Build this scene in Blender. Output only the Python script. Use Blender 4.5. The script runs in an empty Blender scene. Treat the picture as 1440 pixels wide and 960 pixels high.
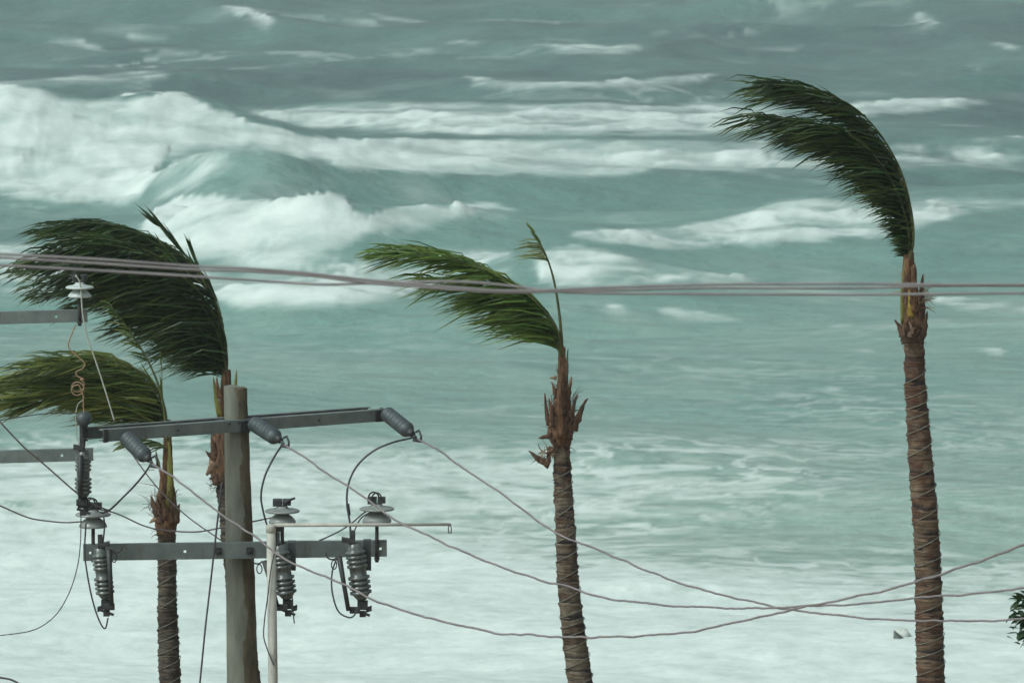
import bpy, math, random
import numpy as np
from mathutils import Vector, Matrix

R = math.radians
S = bpy.context.scene
COL = S.collection

# ------------------------------------------------------------------ camera, sky, sun, exposure
CAM_Z = 15.0
PITCH = R(6.0)
HFOV = R(12.0)
F = 720.0 / math.tan(HFOV / 2)          # focal length in photo pixels (1440 wide)
CP, SP = math.cos(PITCH), math.sin(PITCH)

cam_d = bpy.data.cameras.new("camera")
cam_d.sensor_width = 36.0
cam_d.angle = HFOV
cam_d.clip_start = 0.5
cam_d.clip_end = 30000
cam_d.dof.use_dof = True
cam_d.dof.focus_distance = 49.0
cam_d.dof.aperture_fstop = 6.0
cam = bpy.data.objects.new("camera", cam_d)
COL.objects.link(cam)
cam.location = (0, 0, CAM_Z)
cam.rotation_euler = (math.pi / 2 - PITCH, 0, 0)
S.camera = cam

SUN_EL, SUN_AZ = R(46), R(-125)          # azimuth measured from +Y towards +X
w = bpy.data.worlds.new("World")
S.world = w
w.use_nodes = True
nt = w.node_tree
nt.nodes.clear()
sky = nt.nodes.new("ShaderNodeTexSky")
sky.sky_type = 'NISHITA'
sky.sun_disc = False
sky.sun_elevation = SUN_EL
sky.sun_rotation = SUN_AZ
sky.air_density = 1.0
sky.dust_density = 6.0
sky.ozone_density = 1.0
hs = nt.nodes.new("ShaderNodeHueSaturation")
hs.inputs['Saturation'].default_value = 0.22
bg = nt.nodes.new("ShaderNodeBackground")
bg.inputs['Strength'].default_value = 0.11
wo = nt.nodes.new("ShaderNodeOutputWorld")
nt.links.new(sky.outputs[0], hs.inputs['Color'])
tint = nt.nodes.new("ShaderNodeMix"); tint.data_type = 'RGBA'; tint.blend_type = 'MULTIPLY'
tint.inputs[0].default_value = 1.0; tint.inputs[7].default_value = (0.885, 1.0, 0.985, 1)      # green-grey storm cloud
nt.links.new(hs.outputs[0], tint.inputs[6])
nt.links.new(tint.outputs[2], bg.inputs['Color'])
nt.links.new(bg.outputs[0], wo.inputs['Surface'])

sun_d = bpy.data.lights.new("sun", 'SUN')
sun_d.energy = 1.15
sun_d.angle = R(22)
sun_d.color = (0.96, 1.0, 0.97)
sun = bpy.data.objects.new("sun", sun_d)
COL.objects.link(sun)
sdir = Vector((math.sin(SUN_AZ) * math.cos(SUN_EL), math.cos(SUN_AZ) * math.cos(SUN_EL), math.sin(SUN_EL)))
sun.rotation_euler = (-sdir).to_track_quat('-Z', 'Y').to_euler()
sun.location = (0, 0, 60)

S.view_settings.view_transform = 'Standard'
S.view_settings.look = 'None'
S.view_settings.gamma = 1.0
S.view_settings.exposure = 0.22

# ------------------------------------------------------------------ helpers: places
def ray(px, py):
    a, b = (px - 720) / F, (480 - py) / F
    return Vector((a, CP + b * SP, -SP + b * CP))

def at(px, py, D):
    """point seen at photo pixel (px,py) that stands D metres out from the viewpoint"""
    r = ray(px, py)
    return Vector((r.x, r.y, r.z)) * (D / r.y) + Vector((0, 0, CAM_Z))

def on_plane(px, py, p0, d):
    """point seen at (px,py) in the vertical plane through plan point p0 with plan direction d"""
    r = ray(px, py)
    den = r.x * d[1] - r.y * d[0]
    t = (p0[0] * d[1] - p0[1] * d[0]) / den
    return r * t + Vector((0, 0, CAM_Z))

def catmull(P, n):
    P = np.asarray([tuple(p) for p in P], float)
    m = len(P)
    if m == 2:
        t = np.linspace(0, 1, n)[:, None]
        return P[0] * (1 - t) + P[1] * t
    d = np.r_[0, np.cumsum(np.linalg.norm(np.diff(P, axis=0), axis=1))]
    d /= d[-1]
    Q = np.vstack([2 * P[0] - P[1], P, 2 * P[-1] - P[-2]])
    out = []
    for s in np.linspace(0, 1, n):
        i = min(max(np.searchsorted(d, s) - 1, 0), m - 2)
        u = (s - d[i]) / max(d[i + 1] - d[i], 1e-9)
        a, b, c, e = Q[i], Q[i + 1], Q[i + 2], Q[i + 3]
        out.append(0.5 * (2 * b + (c - a) * u + (2 * a - 5 * b + 4 * c - e) * u * u + (3 * b - a - 3 * c + e) * u ** 3))
    return np.array(out)

# ------------------------------------------------------------------ helpers: objects
def tag(o, label=None, cat=None, group=None, kind=None):
    if label: o['label'] = label
    if cat: o['category'] = cat
    if group: o['group'] = group
    if kind: o['kind'] = kind
    return o

def thing(name, label, cat, loc, group=None):
    o = bpy.data.objects.new(name, None)
    COL.objects.link(o)
    o.empty_display_size = 0.2
    o.location = Vector(loc)
    return tag(o, label, cat, group)

def origin(o):
    v = Vector((0, 0, 0))
    while o is not None:
        v += o.location
        o = o.parent
    return v

class MB:
    def __init__(self):
        self.v, self.f, self.a = [], [], []
    def add(self, verts, faces, val=0.0):
        n = len(self.v)
        self.v += [tuple(p) for p in verts]
        self.f += [tuple(i + n for i in f) for f in faces]
        if np.isscalar(val): self.a += [val] * len(verts)
        else: self.a += list(val)
        return self
    def tube(self, P, r, sides=8, cap=True, val=0.0):
        P = np.asarray([tuple(p) for p in P], float)
        m = len(P)
        r = np.full(m, r) if np.isscalar(r) else np.asarray(r, float)
        T = np.gradient(P, axis=0)
        T /= np.linalg.norm(T, axis=1)[:, None] + 1e-12
        ref = np.array([0, 0, 1.0]) if abs(T[0, 2]) < 0.9 else np.array([0, 1.0, 0])
        N = np.cross(T[0], ref); N /= np.linalg.norm(N)
        V = []
        for i in range(m):
            N = N - T[i] * N.dot(T[i]); N /= np.linalg.norm(N) + 1e-12
            B = np.cross(T[i], N)
            for k in range(sides):
                a = 2 * math.pi * k / sides
                V.append(P[i] + (N * math.cos(a) + B * math.sin(a)) * r[i])
        Fc = []
        for i in range(m - 1):
            for k in range(sides):
                k2 = (k + 1) % sides
                Fc.append((i * sides + k, i * sides + k2, (i + 1) * sides + k2, (i + 1) * sides + k))
        if cap:
            Fc.append(tuple(range(sides))[::-1])
            Fc.append(tuple((m - 1) * sides + k for k in range(sides)))
        return self.add(V, Fc, val)
    def lathe(self, p0, p1, prof, sides=20, val=0.0):
        """prof: list of (metres along the axis, radius)"""
        p0, p1 = np.array(tuple(p0)), np.array(tuple(p1))
        T = (p1 - p0) / np.linalg.norm(p1 - p0)
        ref = np.array([0, 0, 1.0]) if abs(T[2]) < 0.9 else np.array([0, 1.0, 0])
        N = np.cross(T, ref); N /= np.linalg.norm(N); B = np.cross(T, N)
        V = []
        for s, r in prof:
            for k in range(sides):
                a = 2 * math.pi * k / sides
                V.append(p0 + T * s + (N * math.cos(a) + B * math.sin(a)) * max(r, 1e-4))
        m = len(prof); Fc = []
        for i in range(m - 1):
            for k in range(sides):
                k2 = (k + 1) % sides
                Fc.append((i * sides + k, i * sides + k2, (i + 1) * sides + k2, (i + 1) * sides + k))
        Fc.append(tuple(range(sides))[::-1]); Fc.append(tuple((m - 1) * sides + k for k in range(sides)))
        return self.add(V, Fc, val)
    def box(self, c, ax, ay, az, bev=0.0):
        """c centre, half-axis vectors"""
        c, ax, ay, az = (np.array(tuple(q), float) for q in (c, ax, ay, az))
        if bev <= 0:
            V = [c + ax * i + ay * j + az * k for i in (-1, 1) for j in (-1, 1) for k in (-1, 1)]
            Fc = [(0, 1, 3, 2), (4, 6, 7, 5), (0, 4, 5, 1), (2, 3, 7, 6), (0, 2, 6, 4), (1, 5, 7, 3)]
            return self.add(V, Fc)
        # chamfered along the ax direction edges
        ly, lz = np.linalg.norm(ay), np.linalg.norm(az)
        by, bz = 1 - bev / ly, 1 - bev / lz
        ring = [(-1, -bz), (-1, bz), (-by, 1), (by, 1), (1, bz), (1, -bz), (by, -1), (-by, -1)]
        V = [c + ax * i + ay * j + az * k for i in (-1, 1) for j, k in ring]
        Fc = [(k, (k + 1) % 8, 8 + (k + 1) % 8, 8 + k) for k in range(8)] + [tuple(range(8))[::-1], tuple(range(8, 16))]
        return self.add(V, Fc)
    def build(self, name, mat, parent=None, smooth=True, kind=None):
        o0 = origin(parent) if parent else Vector((0, 0, 0))
        V = np.array(self.v, float) - np.array(tuple(o0))
        me = bpy.data.meshes.new(name)
        me.from_pydata(V.tolist(), [], self.f)
        if any(self.a):
            at_ = me.attributes.new("val", 'FLOAT', 'POINT')
            at_.data.foreach_set("value", np.array(self.a, np.float32))
        me.materials.append(mat)
        if smooth:
            me.polygons.foreach_set("use_smooth", [True] * len(me.polygons))
            if smooth == 'auto':
                me.set_sharp_from_angle(angle=R(40))
        me.update()
        o = bpy.data.objects.new(name, me)
        COL.objects.link(o)
        if parent: o.parent = parent
        if kind: o['kind'] = kind
        return o

# ------------------------------------------------------------------ helpers: materials
class NT:
    def __init__(self, name):
        self.m = bpy.data.materials.new(name); self.m.use_nodes = True
        self.t = self.m.node_tree; self.b = self.t.nodes['Principled BSDF']
    def n(self, typ, **kw):
        n = self.t.nodes.new(typ)
        for k, v in kw.items():
            if k.startswith('i_'):
                n.inputs[k[2:].replace('_', ' ')].default_value = v
            else: setattr(n, k, v)
        return n
    def l(self, a, b): self.t.links.new(a, b)
    def coord(self, scale=(1, 1, 1)):
        c = self.n("ShaderNodeTexCoord"); mp = self.n("ShaderNodeMapping")
        mp.inputs['Scale'].default_value = scale
        self.l(c.outputs['Object'], mp.inputs['Vector']); return mp.outputs[0]
    def noise(self, scale=(1, 1, 1), detail=4, rough=0.55, s=1.0):
        n = self.n("ShaderNodeTexNoise", i_Scale=s, i_Detail=detail, i_Roughness=rough)
        self.l(self.coord(scale), n.inputs['Vector']); return n.outputs['Fac']
    def ramp(self, fac, stops):
        r = self.n("ShaderNodeValToRGB")
        e = r.color_ramp.elements
        while len(e) < len(stops): e.new(0.5)
        for q, (p, c) in zip(e, stops):
            q.position = p; q.color = (*c, 1) if len(c) == 3 else c
        self.l(fac, r.inputs[0]); return r.outputs[0]
    def mix(self, fac, a, b):
        m = self.n("ShaderNodeMix", data_type='RGBA')
        for s, v in ((0, fac), (6, a), (7, b)):
            if isinstance(v, (tuple, float, int)):
                m.inputs[s].default_value = (*v, 1) if isinstance(v, tuple) else v
            else: self.l(v, m.inputs[s])
        return m.outputs[2]
    def math(self, op, a, b=0.0, clamp=False):
        m = self.n("ShaderNodeMath", operation=op, use_clamp=clamp)
        for s, v in ((0, a), (1, b)):
            if isinstance(v, (float, int)): m.inputs[s].default_value = v
            else: self.l(v, m.inputs[s])
        return m.outputs[0]
    def attr(self, name):
        return self.n("ShaderNodeAttribute", attribute_name=name).outputs['Fac']
    def bump(self, h, strength=0.3, dist=0.02, prev=None):
        b = self.n("ShaderNodeBump", i_Strength=strength, i_Distance=dist)
        self.l(h, b.inputs['Height'])
        if prev is not None: self.l(prev, b.inputs['Normal'])
        return b.outputs[0]

def simple(name, c0, c1, rough=0.6, scale=8, metal=0.0, stretch=(1, 1, 1), bump=0.15, dist=0.004):
    m = NT(name)
    nz = m.noise(stretch, 5, 0.6, scale)
    m.l(m.ramp(nz, [(0.3, c0), (0.7, c1)]), m.b.inputs['Base Color'])
    m.b.inputs['Roughness'].default_value = rough
    m.b.inputs['Metallic'].default_value = metal
    m.l(m.bump(m.noise(stretch, 4, 0.6, scale * 3), bump, dist), m.b.inputs['Normal'])
    return m.m

def sea_material():
    m = NT("sea_water")
    foam, milk = m.attr("foam"), m.attr("milk")
    # body of the water: grey teal offshore, milky green where it is full of air and sand
    body = m.ramp(milk, [(0.0, (0.068, 0.128, 0.126)), (0.5, (0.150, 0.272, 0.240)), (1.0, (0.28, 0.385, 0.33))])
    m.l(body, m.b.inputs['Base Color'])
    m.b.inputs['Roughness'].default_value = 0.38
    m.b.inputs['IOR'].default_value = 1.33
    m.b.inputs['Specular IOR Level'].default_value = 0.38
    n1 = m.noise((0.55, 0.8, 0.8), 6, 0.6, 1.0)
    n2 = m.noise((0.12, 0.25, 0.2), 4, 0.6, 1.0)
    hb = m.math('ADD', m.math('MULTIPLY', n1, 0.35), m.math('MULTIPLY', n2, 1.0))
    bm = m.bump(hb, 0.8, 1.0)
    m.l(bm, m.b.inputs['Normal'])
    fb = m.n("ShaderNodeBsdfDiffuse")
    fn = m.noise((0.6, 0.6, 0.6), 6, 0.65, 1.0)
    m.l(m.ramp(fn, [(0.3, (0.50, 0.585, 0.56)), (0.65, (0.63, 0.695, 0.67))]), fb.inputs['Color'])
    m.l(m.bump(m.noise((0.8, 0.8, 0.8), 4, 0.55, 1.0), 0.3, 0.35), fb.inputs['Normal'])
    d1 = m.noise((0.9, 1.6, 1.0), 7, 0.68, 1.0)
    d = m.math('MULTIPLY', m.math('SUBTRACT', d1, 0.5), 0.9)
    gate = m.math('MULTIPLY', foam, m.math('SUBTRACT', 1.0, foam))
    f2 = m.math('ADD', foam, m.math('MULTIPLY', m.math('MULTIPLY', d, gate), 4.0), clamp=True)
    ms = m.n("ShaderNodeMixShader")
    m.l(f2, ms.inputs[0]); m.l(m.b.outputs[0], ms.inputs[1]); m.l(fb.outputs[0], ms.inputs[2])
    m.l(ms.outputs[0], m.t.nodes['Material Output'].inputs['Surface'])
    return m.m

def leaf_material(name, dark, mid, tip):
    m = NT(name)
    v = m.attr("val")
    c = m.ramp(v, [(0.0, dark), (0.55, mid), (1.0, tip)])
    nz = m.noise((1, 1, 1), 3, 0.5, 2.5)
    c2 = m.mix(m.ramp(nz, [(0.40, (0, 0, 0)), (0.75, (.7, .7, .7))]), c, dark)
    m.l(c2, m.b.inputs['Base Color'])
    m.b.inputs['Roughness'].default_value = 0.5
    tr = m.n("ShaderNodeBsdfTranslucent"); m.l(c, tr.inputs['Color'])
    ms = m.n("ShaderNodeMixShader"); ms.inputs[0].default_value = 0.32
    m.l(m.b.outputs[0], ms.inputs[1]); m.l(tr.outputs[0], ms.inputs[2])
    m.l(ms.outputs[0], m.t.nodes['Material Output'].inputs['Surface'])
    return m.m

def trunk_material(name, tan, red, dark):
    m = NT(name)
    ring = m.attr("val")
    patch = m.noise((2.2, 2.2, 2.4), 5, 0.62, 1.7)
    fine = m.noise((3, 3, 30), 4, 0.6, 1.6)
    base = m.mix(m.ramp(patch, [(0.42, (0, 0, 0)), (0.58, (1, 1, 1))]), red, tan)
    base = m.mix(m.ramp(fine, [(0.36, (0.6, 0.6, 0.6)), (0.56, (0, 0, 0))]), base, dark)
    n2 = m.noise((2.5, 2.5, 6), 4, 0.6, 2.0)
    rr = m.math('MULTIPLY', m.ramp(ring, [(0.14, (1, 1, 1)), (0.42, (0, 0, 0))]), m.ramp(n2, [(0.40, (0.15, 0.15, 0.15)), (0.55, (1, 1, 1))]))
    base = m.mix(rr, base, dark)
    m.l(base, m.b.inputs['Base Color'])
    m.b.inputs['Roughness'].default_value = 0.85
    m.l(m.bump(m.math('ADD', fine, m.noise((8, 8, 14), 5, 0.7, 2.0)), 0.7, 0.02), m.b.inputs['Normal'])
    return m.m

def pole_material():
    m = NT("weathered_pole")
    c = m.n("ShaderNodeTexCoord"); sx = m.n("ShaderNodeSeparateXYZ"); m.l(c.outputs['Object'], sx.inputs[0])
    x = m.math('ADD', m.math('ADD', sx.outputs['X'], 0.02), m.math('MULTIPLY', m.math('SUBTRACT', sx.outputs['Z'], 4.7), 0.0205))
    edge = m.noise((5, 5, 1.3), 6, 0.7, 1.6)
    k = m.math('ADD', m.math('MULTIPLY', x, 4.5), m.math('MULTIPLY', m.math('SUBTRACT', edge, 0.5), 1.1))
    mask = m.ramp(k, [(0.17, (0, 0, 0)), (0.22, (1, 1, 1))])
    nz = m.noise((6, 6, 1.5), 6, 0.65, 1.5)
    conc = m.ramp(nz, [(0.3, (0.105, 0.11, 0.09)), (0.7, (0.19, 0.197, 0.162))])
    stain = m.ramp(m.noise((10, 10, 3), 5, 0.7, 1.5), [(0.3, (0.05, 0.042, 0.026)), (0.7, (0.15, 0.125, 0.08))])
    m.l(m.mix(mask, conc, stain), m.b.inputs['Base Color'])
    m.b.inputs['Roughness'].default_value = 0.9
    m.l(m.bump(m.noise((12, 12, 3), 5, 0.7, 2), 0.4, 0.012), m.b.inputs['Normal'])
    return m.m

M_SEA = sea_material()
M_SAND = simple("wet_sand", (0.20, 0.16, 0.11), (0.30, 0.25, 0.18), 0.8, 1.5)
M_STEEL = simple("galvanised_steel", (0.085, 0.105, 0.102), (0.15, 0.18, 0.172), 0.55, 6, 0.1, (1, 1, 1))
def rusty(name, c0, c1, rust, amt, rough=0.55):
    m = NT(name)
    base = m.ramp(m.noise((1, 1, 1), 5, 0.6, 6), [(0.3, c0), (0.7, c1)])
    streak = m.noise((9, 9, 2.2), 6, 0.7, 2.2)
    mask = m.ramp(streak, [(amt, (0, 0, 0)), (amt + .12, (.85, .85, .85))])
    m.l(m.mix(mask, base, rust), m.b.inputs['Base Color'])
    m.b.inputs['Roughness'].default_value = rough
    m.l(m.bump(streak, 0.25, 0.006), m.b.inputs['Normal'])
    return m.m
M_STEEL = rusty("galvanised_steel_stained", (0.085, 0.105, 0.102), (0.15, 0.18, 0.172), (0.075, 0.058, 0.045), 0.56)
M_DARK = simple("dark_metal", (0.016, 0.018, 0.02), (0.04, 0.044, 0.045), 0.55, 20)
M_PORC = simple("grey_porcelain", (0.19, 0.215, 0.205), (0.28, 0.305, 0.29), 0.22, 9)
M_PORC2 = rusty("dark_grey_porcelain", (0.075, 0.092, 0.09), (0.135, 0.16, 0.152), (0.045, 0.045, 0.038), 0.50, 0.22)
M_POLY = simple("slate_polymer", (0.03, 0.042, 0.046), (0.06, 0.078, 0.082), 0.5, 14)
M_WHITE = simple("white_glazed", (0.36, 0.42, 0.40), (0.5, 0.56, 0.54), 0.3, 9)
M_WIRE = simple("weathered_wire", (0.14, 0.125, 0.13), (0.22, 0.195, 0.20), 0.6, 6)
M_WIRED = simple("dark_wire", (0.035, 0.037, 0.045), (0.07, 0.07, 0.08), 0.6, 6)
M_CABLE = simple("mauve_grey_cable", (0.165, 0.155, 0.16), (0.26, 0.245, 0.25), 0.6, 3)
M_WWIRE = simple("white_wire", (0.30, 0.33, 0.29), (0.42, 0.44, 0.39), 0.6, 6)
M_COPPER = simple("copper_wire", (0.20, 0.13, 0.075), (0.34, 0.22, 0.13), 0.5, 8)
M_PIPE = rusty("white_paint_rusty", (0.30, 0.30, 0.265), (0.45, 0.45, 0.40), (0.16, 0.10, 0.065), 0.60, 0.6)
M_POLE = pole_material()
M_CORD = simple("pale_cord", (0.10, 0.10, 0.08), (0.18, 0.178, 0.145), 0.8, 10)
M_ROCK = simple("foam_wet_rock", (0.40, 0.45, 0.41), (0.50, 0.54, 0.50), 0.8, 4)
M_ROCKD = simple("dark_wet_rock", (0.04, 0.055, 0.05), (0.09, 0.11, 0.10), 0.5, 6)
M_FIBRE = simple("palm_fibre", (0.018, 0.011, 0.009), (0.215, 0.112, 0.056), 0.9, 2.6, 0, (16, 16, 2.2), 0.6, 0.02)
M_BOOT = simple("dead_leaf_base", (0.018, 0.012, 0.010), (0.15, 0.082, 0.048), 0.9, 5.0, 0, (7, 7, 1.5), 0.5, 0.02)
M_BOOTP = simple("pale_leaf_base", (0.14, 0.09, 0.06), (0.30, 0.21, 0.14), 0.9, 4, 0, (5, 5, 1.5), 0.4, 0.01)
M_SHEATH = simple("green_leaf_sheath", (0.07, 0.075, 0.015), (0.20, 0.19, 0.03), 0.6, 3, 0, (6, 6, 1), 0.3, 0.01)
M_YELLOW = simple("yellow_leaf_sheath", (0.24, 0.16, 0.02), (0.36, 0.27, 0.04), 0.6, 3, 0, (6, 6, 1), 0.3, 0.01)
M_HAIR = simple("pale_fibre", (0.22, 0.15, 0.09), (0.38, 0.28, 0.17), 0.9, 5)
M_RACHIS = simple("frond_stem", (0.035, 0.046, 0.014), (0.085, 0.095, 0.026), 0.5, 3)
M_TRUNK = trunk_material("palm_trunk_tan", (0.175, 0.145, 0.102), (0.074, 0.039, 0.021), (0.012, 0.010, 0.009))
M_TRUNK_R = trunk_material("palm_trunk_red", (0.165, 0.115, 0.072), (0.088, 0.040, 0.021), (0.012, 0.008, 0.008))
M_TRUNK_D = trunk_material("palm_trunk_dark", (0.105, 0.088, 0.064), (0.042, 0.026, 0.016), (0.010, 0.009, 0.008))

# ------------------------------------------------------------------ numpy noise
def gnoise(x, y, seed=0):
    xi, yi = np.floor(x).astype(np.int64), np.floor(y).astype(np.int64)
    xf, yf = x - xi, y - yi
    def h(i, j):
        n = (i * 374761393 + j * 668265263 + seed * 1442695041) & 0xffffffff
        n = ((n ^ (n >> 13)) * 1274126177) & 0xffffffff
        n = n ^ (n >> 16)
        a = n.astype(np.float64) * (2 * np.pi / 4294967296.0)
        return np.cos(a), np.sin(a)
    u, v = xf ** 3 * (xf * (xf * 6 - 15) + 10), yf ** 3 * (yf * (yf * 6 - 15) + 10)
    def dot(di, dj):
        gx, gy = h(xi + di, yi + dj)
        return gx * (xf - di) + gy * (yf - dj)
    a, b, c, d = dot(0, 0), dot(1, 0), dot(0, 1), dot(1, 1)
    return (a * (1 - u) + b * u) * (1 - v) + (c * (1 - u) + d * u) * v

def fbm(x, y, seed=0, oct=4, gain=0.5):
    s, a, t = 0, 1.0, 0
    for o in range(oct):
        s = s + a * gnoise(x * 2 ** o + 17.3 * o, y * 2 ** o - 9.1 * o, seed + o)
        t += a; a *= gain
    return s / t * 1.5

def sstep(a, b, x):
    t = np.clip((x - a) / (b - a), 0, 1)
    return t * t * (3 - 2 * t)

# ------------------------------------------------------------------ the sea
def to_px(x, y, z):
    dz = z - CAM_Z
    dep = y * CP - dz * SP
    up = y * SP + dz * CP
    return 720 + F * x / dep, 480 - F * up / dep

def crest_line(pts):
    """pts (px, py, height): crest seen there -> plan x, plan y, height"""
    o = []
    for px, py, h in pts:
        r = ray(px, py); t = (h - CAM_Z) / r.z
        o.append((r.x * t, r.y * t, h))
    o.sort()
    return np.array(o).T

def build_sea():
    py = np.r_[np.arange(1040, -40, -1.7), np.arange(-42, -190, -6), np.array([-196, -206, -215, -222])]
    inner = np.arange(-160, 1601, 3.0)
    g = 3.0 * np.cumsum(1.25 ** np.arange(1, 29))
    px = np.r_[-160 - g[::-1], inner, 1600 + g]
    b = (480 - py) / F
    Y1 = CAM_Z / ((SP - b * CP) / (CP + b * SP))
    X = (px[None, :] - 720) / F * (Y1 / (CP + b * SP))[:, None]
    Y = np.repeat(Y1[:, None], len(px), 1)
    step = np.abs(np.gradient(Y1))[:, None]
    stepx = np.abs(np.gradient(X, axis=1))
    Z = np.zeros_like(X)
    rng = np.random.default_rng(4)
    # open-sea swell and chop
    amp_y = 0.62 + 0.38 * sstep(115, 185, Y)
    wx = X + 6 * fbm(X / 60, Y / 60, 90, 3); wy = Y + 9 * fbm(X / 70, Y / 45, 91, 3)
    for i in range(22):
        lam = 7 * (8.0 ** (i / 21.0)) * rng.uniform(0.9, 1.1)
        th = rng.normal(0.12, 0.42)
        ph = rng.uniform(0, 6.28)
        k = 2 * np.pi / lam
        s = (wx * math.sin(th) + wy * math.cos(th)) * k + ph
        a = 0.0105 * lam * rng.uniform(0.6, 1.2)
        wgt = np.clip((lam / np.maximum(step, stepx) - 2.5) / 2.5, 0, 1)
        mod = 0.6 + 0.9 * fbm(X / (lam * 2.5), Y / (lam * 2.5), 30 + i, 2)
        Z += a * wgt * mod * amp_y * (np.exp(0.9 * (np.cos(s) - 1)) * 2 - 1.0)
    # the breakers: crest seen at these places, with height, face length and back length
    waves = [
        ([(-400, 118, 3.4), (0, 121, 3.5), (60, 133, 3.1), (110, 143, 2.9), (150, 138, 3.0), (200, 132, 3.2), (250, 131, 3.2),
          (300, 147, 2.7), (360, 172, 2.1), (430, 188, 1.6), (560, 193, 1.1), (720, 194, .9), (900, 193, .8), (1050, 192, .7), (1500, 188, .5)], 17, 16),
        ([(120, 262, .1), (200, 236, 1.1), (240, 208, 2.3), (300, 206, 2.5), (400, 210, 2.4), (450, 222, 2.0), (500, 235, 1.5), (600, 243, 1.1),
          (800, 244, .8), (1050, 240, .6), (1500, 232, .5)], 11, 9),
        ([(150, 318, .1), (215, 292, 1.5), (250, 276, 2.0), (300, 272, 2.1), (350, 284, 1.8), (400, 284, 1.9), (450, 272, 2.4), (480, 280, 2.2),
          (505, 300, 1.6), (560, 293, 1.7), (620, 288, 1.7), (680, 298, 1.4), (760, 318, 1.0), (850, 325, .8), (950, 322, .6), (1100, 310, .3)], 9, 6),
        ([(520, 356, .2), (600, 352, .8), (700, 348, 1.1), (790, 344, 1.3), (860, 352, 1.1), (940, 368, .8), (1050, 386, .5), (1200, 396, .1)], 8, 6),
        ([(900, 325, .1), (1000, 311, .8), (1060, 295, 1.1), (1110, 281, 1.2), (1160, 279, 1.1), (1250, 286, .9), (1320, 278, 1.1), (1500, 279, .9)], 10, 8),
        ([(250, 388, .1), (300, 400, .5), (380, 402, .7), (470, 402, .7), (560, 398, .5), (640, 394, .1)], 4, 5),
        ([(340, 158, .1), (420, 150, .9), (520, 146, 1.1), (700, 146, 1.2), (860, 148, 1.1), (1050, 150, .8), (1200, 146, 1.0), (1320, 138, 1.2), (1500, 142, .6)], 14, 14),
        ([(-200, 122, .4), (60, 113, 1.0), (240, 104, 1.3), (420, 108, .6), (600, 108, .8), (720, 117, 1.2), (820, 120, 1.3), (920, 114, 1.1), (1030, 103, .8), (1200, 95, .2)], 22, 22),
        ([(560, 58, .2), (700, 60, .9), (800, 66, 1.3), (910, 66, 1.1), (980, 52, .8), (1100, 48, .2)], 24, 26),
        ([(1180, 30, .3), (1290, 24, 1.4), (1400, 50, 1.0), (1500, 60, .6)], 24, 26),
        ([(200, 0, .3), (330, 8, 1.3), (420, 36, 1.0), (520, 44, .2)], 26, 28),
        ([(1100, 620, .05), (1250, 600, .3), (1350, 575, .45), (1500, 560, .4)], 7, 5),
        ([(640, 640, .05), (760, 628, .3), (900, 640, .35), (1050, 650, .2), (1200, 655, .05)], 4, 4),
        ([(-300, 615, .4), (150, 612, .4), (350, 618, .35), (520, 628, .2), (620, 640, .05)], 4, 4),
        ([(500, 800, .05), (800, 796, .2), (1000, 798, .28), (1250, 800, .3), (1500, 800, .3)], 2.5, 3),
    ]
    for pts, wf, wb in waves:
        cx, cy, ch = crest_line(pts)
        gx_ = np.linspace(cx[0] - 12, cx[-1] + 12, 1200)
        hw = max(3, int(4.2 / (gx_[1] - gx_[0]))); ker = np.hanning(2 * hw + 3)[1:-1]; ker /= ker.sum()
        pad = lambda q: np.convolve(np.pad(q, (len(ker) // 2, len(ker) // 2), 'edge'), ker, 'valid')
        ycs = pad(np.interp(gx_, cx, cy)); hs2 = pad(np.interp(gx_, cx, ch, left=0, right=0) * sstep(cx[0], cx[0] + 6, gx_) * sstep(cx[-1], cx[-1] - 6, gx_))
        yc = np.interp(X, gx_, ycs) + 1.2 * fbm(X / 9, Y * 0 + wf, 7, 3)
        h = np.interp(X, gx_, hs2, left=0, right=0)
        h = h * (1 + 0.22 * fbm(X / 5, Y * 0 + wb, 8, 3))
        v = Y - yc
        front = np.clip(1 + v / wf, 0, 1); front = front ** 1.5
        back = np.exp(-(v / wb) ** 2)
        prof = np.where(v < 0, front, back)
        Z = Z * (1 - 0.7 * prof * np.clip(h, 0, 1)) + h * prof
    PX, PY = to_px(X, Y, Z)
    # ---------------- foam: soft edged sheets on the water, their edges torn by noise
    qx = PX + 26 * fbm(X / 7, Y / 9, 51, 4)
    qy = PY + 7 * fbm(X / 5, Y / 8, 52, 4) * np.clip(180 / Y, 0.5, 1.4)
    str1 = fbm(X / 9, Y / 5.0, 61, 5, 0.6)
    str2 = fbm(X / 3.0, Y / 4.0, 63, 4, 0.6)
    # wind streaks: long filaments, drawn out along the wind and coarser far offshore
    sx = X / Y * 200.0; sy = 102750.0 / Y
    sw = 5 * fbm(sx / 6, sy / 22, 140, 3)
    stk = fbm(sx / 4.2 + .1 * sw, (sy + sw + sx * .25) / 7.0, 141, 4, .6)
    stf = fbm(sx / 2.6, (sy + sw - sx * .15) / 2.6, 143, 4, .65)
    fil = 1 - np.abs(fbm(sx / 5.0 + .15 * sw, (sy + 1.4 * sw + sx * .1) / 9.0, 145, 4, .55)) * 3.0
    str3 = fbm(X / 1.4, Y / 2.4, 64, 3, 0.5)
    str4 = fbm(X / 11.0 + .5 * str1, Y / 3.4 + X * .03, 66, 5, 0.55)
    foam = np.zeros_like(X)
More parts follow.
